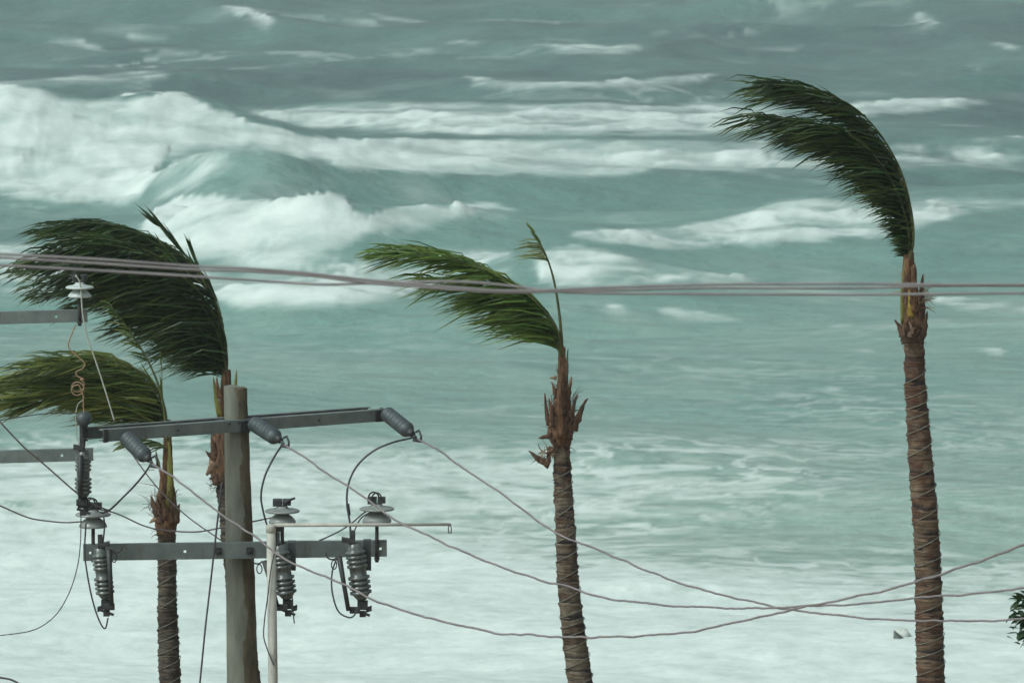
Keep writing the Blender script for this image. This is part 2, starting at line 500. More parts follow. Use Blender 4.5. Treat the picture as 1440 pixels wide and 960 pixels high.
    def sheet(top, bot, st, sb, op, rough=0.25):
        nonlocal foam
        tx, ty = np.array(top, float).T; bx, by_ = np.array(bot, float).T
        x0, x1 = max(tx[0], bx[0]), min(tx[-1], bx[-1])
        yt, yb = np.interp(qx, tx, ty), np.interp(qx, bx, by_)
        if np.isscalar(op): o = op
        else:
            ox, oy = np.array(op, float).T; o = np.interp(qx, ox, oy)
        st, sb = st * .9 + 1.5, sb * 1.9 + 4
        m = np.clip((qy - yt) / st + .5, 0, 1) * np.clip((yb - qy) / sb + .5, 0, 1)
        m = m * sstep(x0 - 1, x0 + 40, qx) * (1 - sstep(x1 - 40, x1 + 1, qx))
        e = 4 * m * (1 - m)
        m = sstep(.10, .90, m + e * (0.25 * str1 + 0.40 * str2 + 0.75 * stk + 0.4 * stf))
        hole = sstep(-.15, .45, .8 * stk + .5 * str4 + .4 * stf + (1 - o) * .45)
        m = m * (1 - np.clip(rough * 1.9, 0, .92) * hole) * (1 - (1 - o) * sstep(-.4, .4, stk + .5 * str4)) * (.93 + .20 * stf)
        m = np.clip(m, 0, 1)
        foam = 1 - (1 - foam) * (1 - m)
    def cap(line, th, op):
        tx, ty = np.array(line, float).T
        sheet([(a, b_ - th * .5) for a, b_ in line], [(a, b_ + th * .7) for a, b_ in line], th * .5, th * .9, min(1, op + .12), 0.4)
    W = (-900, 2400)
    sheet([(-900, 118), (0, 121), (30, 125), (60, 134), (100, 143), (120, 145), (150, 139), (190, 133), (240, 131), (270, 137), (300, 149),
           (340, 167), (380, 180), (430, 191), (500, 197), (700, 199), (900, 198), (1100, 200)],
          [(-900, 272), (0, 270), (60, 276), (130, 282), (175, 284), (195, 276), (215, 250), (235, 216), (280, 207), (330, 206), (400, 211),
           (440, 222), (480, 235), (600, 243), (760, 244), (900, 241), (1100, 238)], 5, 9,
          [(-900, 1), (420, 1), (520, .92), (700, .8), (900, .72), (1100, .5)], 0.27)
    sheet([(205, 262), (225, 248), (245, 226), (275, 218), (310, 214), (360, 222)], [(205, 288), (230, 284), (262, 268), (300, 244), (330, 232), (360, 226)],
          8, 14, [(200, .8), (280, .7), (360, .2)], 0.5)
    sheet([(250, 214), (320, 208), (400, 214), (470, 236)], [(250, 240), (320, 232), (400, 230), (470, 244)], 4, 22, .35, 0.7)
    sheet([(1040, 214), (1200, 207), (1330, 197), (1440, 190), (2400, 185)], [(1040, 240), (1200, 237), (1440, 230), (2400, 226)], 10, 10, .5, 0.6)
    sheet([(330, 152), (370, 155), (420, 150), (520, 147), (700, 147), (860, 149), (1000, 148), (1120, 152)],
          [(330, 158), (370, 165), (430, 177), (500, 182), (600, 187), (760, 187), (900, 186), (1000, 187), (1120, 178)], 9, 5,
          [(330, .35), (420, .7), (560, .9), (760, .9), (1000, .85), (1120, .5)], 0.4)
    sheet([(1130, 156), (1180, 150), (1240, 142), (1320, 138), (1420, 141)], [(1130, 168), (1180, 166), (1240, 162), (1320, 149), (1420, 144)], 5, 6,
          [(1130, .5), (1220, .9), (1330, .85), (1420, .3)], 0.3)
    sheet([(190, 312), (225, 293), (250, 277), (300, 272), (350, 284), (400, 285), (430, 278), (455, 272), (480, 280), (500, 300), (520, 305), (560, 294), (600, 289), (660, 292)],
          [(190, 322), (230, 348), (300, 362), (380, 368), (430, 364), (480, 348), (520, 327), (560, 322), (600, 314), (660, 303)], 5, 12,
          [(190, 1), (500, 1), (540, .75), (600, .6), (660, .35)], 0.25)
    sheet([(520, 318), (560, 314), (620, 296), (680, 288)], [(520, 345), (560, 344), (620, 322), (680, 308)], 8, 14, .3, 0.9)
    sheet([(610, 292), (650, 286), (690, 285), (735, 298)], [(610, 298), (650, 300), (700, 306), (735, 312)], 4, 6, .65, 0.6)
    sheet([(-900, 338), (0, 342), (120, 352), (280, 372), (330, 371), (420, 358), (520, 352), (600, 352), (660, 350), (740, 352)],
          [(-900, 410), (0, 412), (150, 412), (280, 412), (320, 428), (380, 432), (440, 430), (500, 428), (560, 419), (610, 407), (660, 398), (740, 392)], 10, 8,
          [(-900, .8), (0, .75), (300, .6), (420, .62), (600, .55), (740, .5)], 0.65)
    sheet([(285, 406), (360, 402), (440, 404), (520, 402), (575, 400)], [(285, 424), (340, 432), (420, 431), (500, 428), (575, 414)], 8, 5, .75, 0.45)
    sheet([(735, 356), (770, 349), (800, 346), (850, 353), (900, 364), (960, 377), (1080, 391)], [(735, 394), (800, 402), (870, 401), (950, 399), (1080, 396)], 6, 6,
          [(735, .75), (800, .95), (900, .75), (1080, .35)], 0.45)
    sheet([(780, 326), (850, 325), (940, 321), (1000, 311), (1060, 296), (1100, 284), (1150, 280), (1200, 288), (1260, 285), (1320, 279), (1440, 280), (2400, 280)],
          [(780, 330), (850, 342), (920, 347), (1000, 347), (1080, 345), (1150, 338), (1250, 329), (1300, 316), (1360, 296), (1440, 287), (2400, 286)], 9, 6,
          [(780, .6), (880, .92), (1100, .85), (1300, .8), (1440, .7), (2400, .6)], 0.45)
    sheet([(1290, 413), (1440, 426), (2400, 470)], [(1290, 418), (1340, 432), (1440, 441), (2400, 480)], 5, 6, .55, 0.5)
    for ln, th, op in [
        ([(-100, 122), (20, 117), (120, 110), (180, 107), (250, 104)], 6, .5), ([(630, 106), (700, 117), (800, 121), (900, 116), (1020, 103)], 7, .6),
        ([(740, 64), (790, 67), (860, 69), (925, 64)], 7, .7), ([(890, 51), (955, 44)], 5, .4), ([(305, 6), (350, 17), (405, 39)], 10, .85),
        ([(55, 58), (100, 55), (158, 76)], 7, .65), ([(1265, 30), (1300, 25), (1330, 30)], 13, .75), ([(1235, 13), (1268, 7)], 9, .7),
        ([(1375, 58), (1450, 70)], 6, .6), ([(160, 50), (240, 54)], 5, .3), ([(615, 60), (680, 62)], 4, .5), ([(1330, 46), (1350, 44)], 6, .4),
        ([(1000, 56), (1090, 36)], 4, .3), ([(1300, 180), (1410, 174)], 4, .3), ([(380, 240), (440, 252)], 5, .2),
        ([(830, 440), (862, 435), (898, 440)], 9, .85), ([(915, 437), (945, 439), (1040, 449)], 8, .7), ([(1190, 493), (1245, 496)], 8, .55),
        ([(1365, 490), (1395, 492), (1432, 499)], 9, .85), ([(1145, 541), (1200, 548)], 8, .5), ([(1340, 565), (1372, 552)], 10, .5),
        ([(1370, 592), (1395, 584)], 8, .4), ([(935, 480), (975, 482)], 6, .3), ([(1150, 456), (1210, 454)], 5, .35), ([(1400, 540), (1445, 524)], 8, .4)]:
        cap(ln, th, op)
    # the wash running up the beach: cover grows towards the shore
    gy = np.array([420, 560, 598, 632, 665, 700, 750, 780, 812, 845, 900, 960, 1060], float)
    gx = np.array([-100, 250, 500, 750, 1000, 1250, 1500], float)
    cov = np.array([[0, 0, 0, 0, 0, 0, 0], [.02, .02, .03, .08, .08, .05, .05], [.12, .14, .1, .12, .18, .1, .08], [.42, .45, .42, .34, .38, .2, .14],
                    [.60, .62, .6, .52, .46, .24, .18], [.6, .6, .6, .54, .42, .16, .14], [.76, .72, .62, .42, .26, .14, .12], [.86, .84, .78, .56, .38, .26, .24],
                    [.93, .93, .91, .80, .66, .52, .46], [.96, .96, .95, .90, .80, .64, .54], [.97, .97, .97, .96, .95, .93, .9], [.97, .97, .97, .97, .97, .96, .95],
                    [1, 1, 1, 1, 1, 1, 1]], float)
    ty = np.clip(PY + 10 * fbm(X / 4, Y / 4, 71, 3), gy[0], gy[-1]); txx = np.clip(PX, gx[0], gx[-1])
    iy = np.clip(np.searchsorted(gy, ty) - 1, 0, len(gy) - 2); ix = np.clip(np.searchsorted(gx, txx) - 1, 0, len(gx) - 2)
    fy = (ty - gy[iy]) / (gy[iy + 1] - gy[iy]); fx = (txx - gx[ix]) / (gx[ix + 1] - gx[ix])
    C = (cov[iy, ix] * (1 - fx) + cov[iy, ix + 1] * fx) * (1 - fy) + (cov[iy + 1, ix] * (1 - fx) + cov[iy + 1, ix + 1] * fx) * fy
    wpx = 0.7 * fbm(X / 3.0, Y / 3.0, 82, 3)
    lace = 0.5 + 0.62 * fbm(X / 4.0 + wpx, Y / 2.2 + .5 * wpx + X * .05, 81, 5, 0.62)
    ridge = 1 - np.abs(fbm(X / 5.0 + wpx, Y / 3.4 - X * .06, 85, 5, 0.58)) * 2.6
    lace = lace * .5 + (.5 + .62 * stk) * .3 + (.5 + .7 * stf) * .2
    wash = sstep(1 - C - 0.20, 1 - C + 0.20, lace * 0.62 + (.5 * ridge + .5 * fil) * 0.38) * np.clip(C * 1.25, 0, 1)
    wash = np.maximum(wash, np.clip(C - 0.36, 0, 1) * 1.2 * (.84 + .40 * fbm(X / 2.6 + wpx, Y / 1.3 + X * .06, 87, 5, .6) + .30 * stk + .30 * stf))
    fine = fbm(X / .75 + wpx, Y / .42, 150, 4, .6)
    fil2 = 1 - np.abs(fbm(X / 2.6 + 1.2 * wpx, Y / 2.1 + .8 * wpx + X * .12, 151, 4, .55)) * 4.2
    near = sstep(150, 118, Y)
    wash = np.clip(wash + near * (.42 * fine * np.clip(4 * C * (1.12 - C), 0, 1) + .30 * fine * C), 0, 1)
    wash = np.maximum(wash, near * .75 * sstep(.35, .95, fil2) * sstep(.10, .42, C + .25 * fbm(X / 8, Y / 8, 152, 3)))
    drift = (.18 + .82 * sstep(330, 190, Y)) * 0.34 * sstep(.08, .65, fbm(X / 9, Y / 14, 88, 5, .6)) + 0.6 * sstep(.48, .75, fbm(X / 5, Y / 6, 89, 4, .55)) * sstep(230, 130, Y)
    drift = np.maximum(drift, .36 * sstep(.6, 1.0, fil) * sstep(.0, .5, fbm(X / 25, Y / 30, 147, 3)))
    wash = np.maximum(wash, drift)
    foam = 1 - (1 - foam) * (1 - wash)
    foam = np.clip(foam, 0, 1)
    # churned relief on the whitewater
    Z += sstep(.4, 1, foam) * (0.50 * fbm(X / 3.2, Y / 3.4 + Z * .7, 95, 3, .5) + 0.10) * sstep(125, 190, Y)
    Z += sstep(.4, 1, foam) * 0.07 * fbm(X / 1.6, Y / 1.3, 96, 4) * (1 - sstep(125, 190, Y))
    # how milky the water is: clear offshore, full of air and sand near the shore and round the breakers
    milk = 0.16 + 0.5 * sstep(260, 110, Y) + 0.22 * sstep(125, 95, Y) + 0.24 * fbm(X / 30, Y / 30, 99, 4) + 0.14 * fbm(X / 6, Y / 8, 98, 4) + .14 * stk
    milk = np.clip(milk + 0.25 * foam, 0, 1)
    nr, nc = X.shape
    V = np.stack([X, Y, Z], -1).reshape(-1, 3)
    me = bpy.data.meshes.new("sea")
    i = np.arange(nr * nc).reshape(nr, nc)
    q = np.stack([i[:-1, :-1], i[:-1, 1:], i[1:, 1:], i[1:, :-1]], -1).reshape(-1, 4)
    me.vertices.add(len(V)); me.vertices.foreach_set("co", V.astype(np.float32).ravel())
    me.loops.add(q.size); me.loops.foreach_set("vertex_index", q.astype(np.int32).ravel())
    me.polygons.add(len(q)); me.polygons.foreach_set("loop_start", np.arange(0, q.size, 4, dtype=np.int32))
    me.polygons.foreach_set("use_smooth", np.ones(len(q), bool))
    me.update(calc_edges=True)
    for nm, A in (("foam", foam), ("milk", milk)):
        a = me.attributes.new(nm, 'FLOAT', 'POINT'); a.data.foreach_set("value", A.astype(np.float32).ravel())
    me.materials.append(M_SEA)
    o = bpy.data.objects.new("sea", me); COL.objects.link(o)
    tag(o, kind='structure')

build_sea()

# the shore below the frame: land under the viewpoint, falling to the water
ys = [-1500, -60, 0, 40, 60, 66, 72, 78, 84, 95, 130]
zs = [2.4, 2.4, 2.2, 2.0, 1.8, 1.4, 0.7, 0.12, -0.35, -1.0, -3.0]
mb = MB()
xs = [-2500, -200, -60, -30, -15, 0, 15, 30, 60, 200, 2500]
mb.add([(x, y, z) for y, z in zip(ys, zs) for x in xs],
       [(j * 11 + i, j * 11 + i + 1, (j + 1) * 11 + i + 1, (j + 1) * 11 + i) for j in range(10) for i in range(10)])
tag(mb.build("beach", M_SAND), kind='structure')

def ground_z(y):
    return float(np.interp(y, ys, zs))

# ------------------------------------------------------------------ palms
LEAF = {
    'dark': leaf_material("leaf_dark", (0.008, 0.026, 0.009), (0.040, 0.088, 0.020), (0.14, 0.16, 0.036)),
    'mid': leaf_material("leaf_mid", (0.036, 0.088, 0.015), (0.13, 0.215, 0.032), (0.28, 0.31, 0.10)),
    'light': leaf_material("leaf_light", (0.024, 0.060, 0.014), (0.125, 0.165, 0.026), (0.32, 0.31, 0.08)),
    'pale': leaf_material("leaf_pale", (0.10, 0.13, 0.04), (0.20, 0.24, 0.09), (0.34, 0.36, 0.17)),
}

def nrm(v):
    return v / (np.linalg.norm(v) + 1e-12)

def leaflets(P, n, L0, wind, rng, width=0.030, t0=0.06, t1=1.0, droop=0.12, prof=None, spread=1.0, tgk=.55, ragged=.09):
    mb = MB()
    m = len(P)
    T = np.gradient(P, axis=0); T /= np.linalg.norm(T, axis=1)[:, None]
    for i in range(n):
        t = t0 + (t1 - t0) * (i + rng.uniform(-.4, .4)) / (n - 1)
        t = min(max(t, 0), 1); k = t * (m - 1); j = min(int(k), m - 2); u = k - j
        p = P[j] * (1 - u) + P[j + 1] * u; tg = nrm(T[j] * (1 - u) + T[j + 1] * u)
        B = nrm(np.cross(tg, wind) + rng.normal(0, .15, 3))
        Up = np.cross(B, tg)
        for s in (-1, 1):
            L = L0 * (prof(t) if prof else (0.55 + 0.75 * math.sin(math.pi * min(1, 0.15 + 0.85 * t)) ** 0.7 * (1 - 0.35 * t))) * rng.uniform(.7, 1.2)
            d0 = nrm(tg * rng.uniform(.5, .8) + s * B * rng.uniform(.45, .9) * spread + wind * 0.5 + Up * rng.normal(0, .2))
            wv = nrm(wind + rng.normal(0, .12, 3) + np.array([0, 0, -1]) * rng.uniform(0, droop) + tg * rng.uniform(.05, tgk))
            if rng.random() < ragged: L *= .6; wv = nrm(tg + .25 * wind + rng.normal(0, .14, 3)); d0 = nrm(tg - .12 * wind + .3 * s * B)   # torn ones lie along the stem
            d1 = nrm(0.35 * d0 + wv); d2 = nrm(wv + np.array([0, 0, -1]) * droop * 1.2 + rng.normal(0, .07, 3))
            a0 = p; a1 = a0 + d0 * L * .2; a2 = a1 + d1 * L * .38; a3 = a2 + d2 * L * .42
            wd = nrm(np.cross(d1, rng.normal(0, 1, 3))) * width * .5 * rng.uniform(.55, 1.2)
            c = rng.uniform(0, .72) ** 1.3
            mb.add([a0 - wd * .4, a0 + wd * .4, a1 - wd, a1 + wd, a2 - wd * .85, a2 + wd * .85, a3],
                   [(0, 1, 3, 2), (2, 3, 5, 4), (4, 5, 6)], [c, c, c, c, c + .12, c + .12, min(1, c + .38 + .2 * t)])
    return mb

def add_frond(parent, P, n, L0, wind, rng, mat, r0=0.016, **kw):
    rb = MB().tube(P, np.linspace(r0, 0.003, len(P)), 6)
    fr = rb.build("frond", M_RACHIS, parent)
    leaflets(P, n, L0, wind, rng, **kw).build("leaflets", mat, fr, smooth=False, kind='stuff')
    return fr

def fan(parent, guides, n, D, L0, wind, mat, seed, nleaf=70, depth=0.8, lens=(.7, 1.0), umax=1.0, width=0.030, droop=0.12, **kw):
    """fronds streaming downwind: their stems run between the guide curves"""
    rng = np.random.default_rng(seed)
    G = [catmull(g, 40) for g in guides]
    K = len(G)
    wind0 = nrm(np.array(wind, float))
    for i in range(n):
        wind = nrm(wind0 + rng.normal(0, .10, 3) + np.array([0, 0, .04]))
        u = (i + rng.uniform(0, .8)) / n * (K - 1) * umax
        j = min(int(u), K - 2); u -= j
        g = G[j] * (1 - u) + G[j + 1] * u
        f = rng.uniform(*lens)
        m = max(10, int(40 * f)); g = g[:m]
        s = np.linspace(0, 1, m)
        jit = rng.normal(0, 1, 2) * np.array([7, 7])
        g = g + s[:, None] ** 1.5 * jit
        dep = D + rng.uniform(-1, 1) * depth * s ** 1.3 + rng.uniform(-.05, .05)
        P = np.array([tuple(at(g[k, 0], g[k, 1], dep[k])) for k in range(m)])
        add_frond(parent, P, int(nleaf * (0.6 + 0.4 * f)), L0 * rng.uniform(.85, 1.1), wind, rng, mat, width=width, droop=droop, **kw)

def palm_trunk(parent, pts, D, mat, seed, ring=0.105, amp=0.014):
    """pts: (px, py, width px) from the crown down; carried on to the ground"""
    rng = np.random.default_rng(seed)
    A = np.array([(*at(x, y, D), w_ * D / F / 2) for x, y, w_ in pts])
    gz = ground_z(D)
    sl = (A[-1] - A[-2]) / (A[-1, 2] - A[-2, 2])
    end = A[-1] + sl * ((gz - 0.25) - A[-1, 2]); end[3] = A[-1, 3] * 1.25
    mid = A[-1] * .5 + end * .5; mid[3] = A[-1, 3] * 1.04
    A = np.vstack([A, mid, end])
    C = catmull(A, 700)
    zz = C[:, 2]
    # ring scars at uneven spacing
    scars = [zz[0]]
    while scars[-1] > zz[-1]: scars.append(scars[-1] - ring * rng.uniform(.35, 1.6))
    scars = np.array(scars[::-1])
    sides = 30
    th = np.arange(sides) / sides * 2 * np.pi
    V, val = [], []
    ph = rng.uniform(0, 6.28, len(scars) + 2); tl = rng.uniform(0.005, .035, len(scars) + 2)
    for k in range(len(C)):
        z = zz[k]
        for a in th:
            i0 = max(np.searchsorted(scars, z) - 1, 0)
            zt = z + tl[i0] * math.sin(a + ph[i0])
            i = min(max(np.searchsorted(scars, zt) - 1, 0), len(scars) - 2)
            u = (zt - scars[i]) / (scars[i + 1] - scars[i])
            rr = C[k, 3] + amp * (u ** 2 - .3)
            V.append((C[k, 0] + rr * math.cos(a), C[k, 1] + rr * math.sin(a), z)); val.append(max(u, .001))
    V = np.array(V)
    nz = fbm(V[:, 2] * 9 + seed, np.tile(np.arange(sides) / sides * 7, len(C)), seed, 4) * 0.017
    cc = np.repeat(C[:, :2], sides, 0); d = V[:, :2] - cc
    V[:, :2] += d / np.linalg.norm(d, axis=1)[:, None] * nz[:, None]
    Fc = [(k * sides + j, k * sides + (j + 1) % sides, (k + 1) * sides + (j + 1) % sides, (k + 1) * sides + j) for k in range(len(C) - 1) for j in range(sides)]
    Fc.append(tuple(range(sides)))
    mb = MB(); mb.add(V, Fc, val)
    mb.build("trunk", mat, parent)
    return C

def cord_on(C, y0, y1, D, label, seed, pitch=0.21):
    """thin cord wound round the trunk between photo rows y0 and y1"""
    rng = np.random.default_rng(seed)
    z0, z1 = at(720, y0, D).z, at(720, y1, D).z
    zc = C[::-1, 2]
    pts, a, z = [], 0.6, z0
    while z > z1:
        x = np.interp(z, zc, C[::-1, 0]); y = np.interp(z, zc, C[::-1, 1]); r = np.interp(z, zc, C[::-1, 3]) + 0.009
        pts.append((x + r * math.cos(a), y + r * math.sin(a), z + 0.030 * math.cos(a)))
        a -= 0.26; z -= pitch * 0.26 / 6.283 * (1 + 0.5 * math.sin(z * 5.1 + seed) * math.sin(z * 2.3))
    tag(MB().tube(np.array(pts), 0.005, 5).build("cord", M_CORD), label, "cord", "cords wound round the palm trunks")

def shaft(parent, name, pts, D, mat, seed, rough=0.012):
    A = np.array([(*at(x, y, D), w_ * D / F / 2) for x, y, w_ in pts])
    C = catmull(A, 60)
    sides = 22
    mb = MB().tube(C[:, :3], C[:, 3], sides)
    V = np.array(mb.v); cc = np.repeat(C[:, :3], sides, 0)
    nz = fbm(V[:, 2] * 5, np.tile(np.arange(sides) * .55, len(C)), seed, 4)
    V += (V - cc) / (np.linalg.norm(V - cc, axis=1)[:, None] + 1e-9) * (nz * rough)[:, None]
    mb.v = [tuple(p) for p in V]
    return mb.build(name, mat, parent)

def stub(parent, pts, D, w0, mat, dy=0.0, flat=0.35, w1=0.15):
    """broken leaf base: a flattened, tapering, curved blade through photo points"""
    C = catmull([at(x, y, D + dy * k) for k, (x, y) in enumerate(pts)], 10)
    T = np.gradient(C, axis=0)
    V, Fc = [], []
    rng = np.random.default_rng(int(pts[0][0] * 7 + pts[0][1]))
    for i in range(10):
        t = nrm(T[i]); s = nrm(np.cross(t, np.array([0, 1.0, 0.12]))); n_ = np.cross(s, t)
        w_ = (w0 * (1 - (i / 9) ** 1.4 * (1 - w1))) * D / F / 2 * rng.uniform(.88, 1.1)
        for a in range(8):
            an = a / 8 * 6.283
            q_ = rng.uniform(.78, 1.22)
            V.append(C[i] + (s * math.cos(an) * w_ + n_ * math.sin(an) * w_ * flat) * q_ + (t * w_ * rng.uniform(-.9, .9) if i == 9 else 0))
    for i in range(9):
        for a in range(8): Fc.append((i * 8 + a, i * 8 + (a + 1) % 8, (i + 1) * 8 + (a + 1) % 8, (i + 1) * 8 + a))
    Fc += [tuple(range(8))[::-1], tuple(72 + a for a in range(8))]
    mb = MB(); mb.add(V, Fc)
    return mb.build("leaf_base", mat, parent)

def hairs(parent, px, py, D, n, spread, direction, seed, ln=18, mat=None):
    rng = np.random.default_rng(seed); mb = MB()
    for i in range(n):
        x0, y0 = px + float(np.clip(rng.normal(), -1.1, 1.1)) * spread[0], py + float(np.clip(rng.normal(), -1.6, 1.6)) * spread[1]
        an = direction + rng.normal(0, .55); l = ln * rng.uniform(.5, 1.3)
        p = [at(x0, y0, D + rng.uniform(-.12, .05)), at(x0 + math.cos(an) * l * .5, y0 - math.sin(an) * l * .5 - 1, D - .02),
             at(x0 + math.cos(an + rng.normal(0, .3)) * l, y0 - math.sin(an) * l + rng.uniform(-2, 4), D + rng.uniform(-.1, .1))]
        mb.tube(catmull(p, 5), np.linspace(.0045, .0015, 5), 4)
    mb.build("fibre", mat or M_HAIR, parent, kind='stuff')

# ---- right palm
D = 51.0
pal = thing("palm_tree", "tall palm at the right with reddish ringed trunk, dark crown bent left", "palm tree", (at(1309, 960, D).x, D, ground_z(D)), "palms bent by the wind")
C = palm_trunk(pal, [(1285, 468, 28), (1286, 500, 28), (1287, 540, 30), (1294, 640, 34), (1299, 700, 36), (1304, 780, 37), (1307, 880, 39), (1309, 960, 40)], D, M_TRUNK_R, 11)
shaft(pal, "crown_shaft", [(1278, 355, 14), (1278, 385, 20), (1280, 415, 25), (1283, 440, 30), (1284, 460, 34), (1285, 480, 27)], D, M_FIBRE, 12)
stub(pal, [(1280, 446), (1280, 430), (1279, 408)], D - .12, 9, M_YELLOW, w1=.4)
stub(pal, [(1271, 455), (1269, 425), (1270, 395), (1273, 366)], D - .06, 8, M_SHEATH)
stub(pal, [(1275, 412), (1276, 390), (1277, 362)], D - .10, 11, M_FIBRE, w1=.6)
stub(pal, [(1283, 440), (1285, 410), (1285, 385), (1284, 374)], D - .12, 11, M_FIBRE, w1=.7)
stub(pal, [(1292, 455), (1296, 430), (1296, 405), (1298, 386)], D - .05, 13, M_BOOT)
stub(pal, [(1296, 472), (1300, 460), (1302, 448), (1304, 438)], D - .08, 12, M_BOOT)
stub(pal, [(1270, 472), (1266, 462), (1262, 455), (1258, 450)], D - .06, 11, M_BOOT)
stub(pal, [(1275, 482), (1271, 470), (1271, 456)], D - .14, 14, M_BOOT)
stub(pal, [(1292, 482), (1297, 470), (1299, 458)], D - .12, 14, M_BOOT)
stub(pal, [(1279, 474), (1282, 466), (1287, 461)], D - .19, 7, M_BOOTP)
stub(pal, [(1283, 470), (1281, 458), (1278, 452)], D - .19, 6, M_BOOTP)
hairs(pal, 1298, 418, D, 34, (3, 10), .35, 13)
hairs(pal, 1284, 470, D - .12, 60, (11, 8), 1.6, 16, 12, M_BOOT)
hairs(pal, 1283, 425, D - .12, 50, (9, 18), 1.6, 17, 14, M_FIBRE)
hairs(pal, 1270, 402, D, 8, (2, 6), 2.8, 14)
hairs(pal, 1285, 482, D - .1, 24, (10, 3), -1.4, 15, 9, M_BOOT)
g_out = [(1277, 375), (1284, 340), (1281, 300), (1266, 245), (1238, 196), (1203, 159), (1165, 138), (1120, 126), (1075, 123), (1045, 126)]
g_mid = [(1277, 375), (1280, 335), (1268, 285), (1243, 235), (1205, 196), (1160, 175), (1110, 168), (1062, 165), (1024, 169)]
g_in = [(1276, 375), (1277, 340), (1268, 300), (1250, 264), (1226, 232), (1192, 210), (1150, 196), (1110, 190)]
g_low = [(1276, 375), (1268, 352), (1252, 330), (1236, 314), (1220, 300)]
slim = lambda t: (.18 + .95 * min(1, t / .55) ** 1.2) * (1.15 - .45 * t)
g_o2 = [(x - 10 * k / 9, y + 13 * k / 9) for k, (x, y) in enumerate(g_out)]
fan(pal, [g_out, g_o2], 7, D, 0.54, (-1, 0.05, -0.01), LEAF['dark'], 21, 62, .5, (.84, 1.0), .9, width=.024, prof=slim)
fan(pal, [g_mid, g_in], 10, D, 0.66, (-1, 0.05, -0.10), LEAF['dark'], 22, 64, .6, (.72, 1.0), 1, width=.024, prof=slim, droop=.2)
cord_on(C, 520, 1000, D, "pale cord wound round the reddish trunk of the right palm", 3)

# ---- middle palm
D = 54.0
pal = thing("palm_tree", "middle palm with lone upright spear leaf above its bright green wind-blown crown", "palm tree", (at(816, 960, D).x, D, ground_z(D)), "palms bent by the wind")
C = palm_trunk(pal, [(790, 612, 23), (790, 640, 24), (792, 690, 26), (796, 760, 29), (800, 830, 31), (808, 900, 34), (816, 960, 36)], D, M_TRUNK, 31)
shaft(pal, "crown_shaft", [(790, 488, 9), (791, 515, 12), (791, 540, 15), (790, 570, 27), (789, 600, 37), (789, 615, 34), (790, 628, 24)], D, M_FIBRE, 32, .02)
for pts, w0, m_ in [([(783, 560), (777, 540), (776, 537)], 8, M_BOOT), ([(797, 560), (801, 545), (803, 532)], 9, M_BOOT), ([(772, 598), (768, 575), (766, 553)], 8, M_BOOT),
                    ([(806, 605), (814, 585), (822, 566), (827, 560)], 12, M_BOOT), ([(778, 600), (775, 575), (772, 560)], 10, M_FIBRE), ([(802, 600), (807, 570), (812, 555)], 9, M_BOOT),
                    ([(776, 612), (766, 614), (757, 616)], 9, M_BOOT), ([(777, 628), (773, 640), (770, 652), (772, 656)], 10, M_BOOT), ([(773, 653), (762, 648), (752, 640), (744, 634)], 13, M_BOOT), ([(779, 632), (772, 635), (766, 638)], 6, M_FIBRE),
                    ([(790, 615), (787, 590), (787, 560), (788, 530)], 16, M_FIBRE), ([(799, 618), (800, 600), (798, 575)], 14, M_BOOT), ([(781, 620), (780, 600), (782, 578)], 13, M_BOOT),
                    ([(795, 545), (797, 520), (798, 500), (799, 490)], 7, M_BOOT), ([(783, 532), (777, 531), (773, 532)], 7, M_BOOTP), ([(800, 545), (803, 535), (804, 528)], 6, M_BOOTP), ([(791, 615), (791, 610), (791, 602)], 12, M_YELLOW)]:
    stub(pal, pts, D - (.16 if m_ in (M_FIBRE, M_YELLOW) else .10), w0, m_)
hairs(pal, 774, 572, D, 8, (3, 8), 2.2, 33, 14, M_BOOT)
hairs(pal, 804, 575, D, 10, (4, 12), .8, 34, 16, M_BOOT)
hairs(pal, 768, 640, D, 14, (5, 4), 3.0, 35, 16, M_BOOT)
hairs(pal, 790, 626, D - .1, 30, (10, 3), -1.4, 36, 8, M_BOOT)
hairs(pal, 790, 590, D - .14, 90, (13, 16), 1.6, 37, 15, M_BOOT)
hairs(pal, 790, 548, D - .10, 50, (5, 16), 1.6, 38, 14, M_FIBRE)
hairs(pal, 768, 640, D - .1, 16, (8, 5), 1.2, 39, 14)
g_out = [(790, 500), (784, 465), (766, 436), (735, 406), (700, 385), (655, 364), (612, 352), (575, 348), (543, 350), (522, 353)]
g_mid = [(790, 500), (776, 464), (745, 430), (700, 404), (645, 386), (585, 374), (540, 368)]
g_in = [(790, 500), (776, 482), (750, 462), (715, 446), (680, 434), (640, 428)]
g_o2 = [(x - 4 * k / 9, y + 16 * k / 9) for k, (x, y) in enumerate(g_out)]
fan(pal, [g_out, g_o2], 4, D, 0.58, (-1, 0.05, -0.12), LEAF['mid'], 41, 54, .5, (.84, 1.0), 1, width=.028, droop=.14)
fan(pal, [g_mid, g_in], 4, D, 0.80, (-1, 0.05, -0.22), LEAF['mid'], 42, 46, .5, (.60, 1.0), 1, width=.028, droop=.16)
rng = np.random.default_rng(43)
P = np.array([tuple(at(x, y, D)) for x, y in catmull([(791, 498), (787, 445), (779, 395), (769, 362), (757, 338), (745, 320)], 30)])
fr = MB().tube(P, np.linspace(.020, .006, 30), 6).build("spear_leaf", M_RACHIS, pal)
leaflets(P, 12, 0.40, nrm(np.array([-1, 0, -0.06])), rng, .022, .70, .85, .10, tgk=.15).build("leaflets", LEAF['pale'], fr, smooth=False, kind='stuff')
leaflets(P, 9, 0.20, nrm(np.array([-.6, 0, .8])), rng, .020, .84, 1.0, .0).build("leaflets", LEAF['mid'], fr, smooth=False, kind='stuff')
cord_on(C, 660, 1000, D, "pale cord wound round the grey trunk of the middle palm", 5)

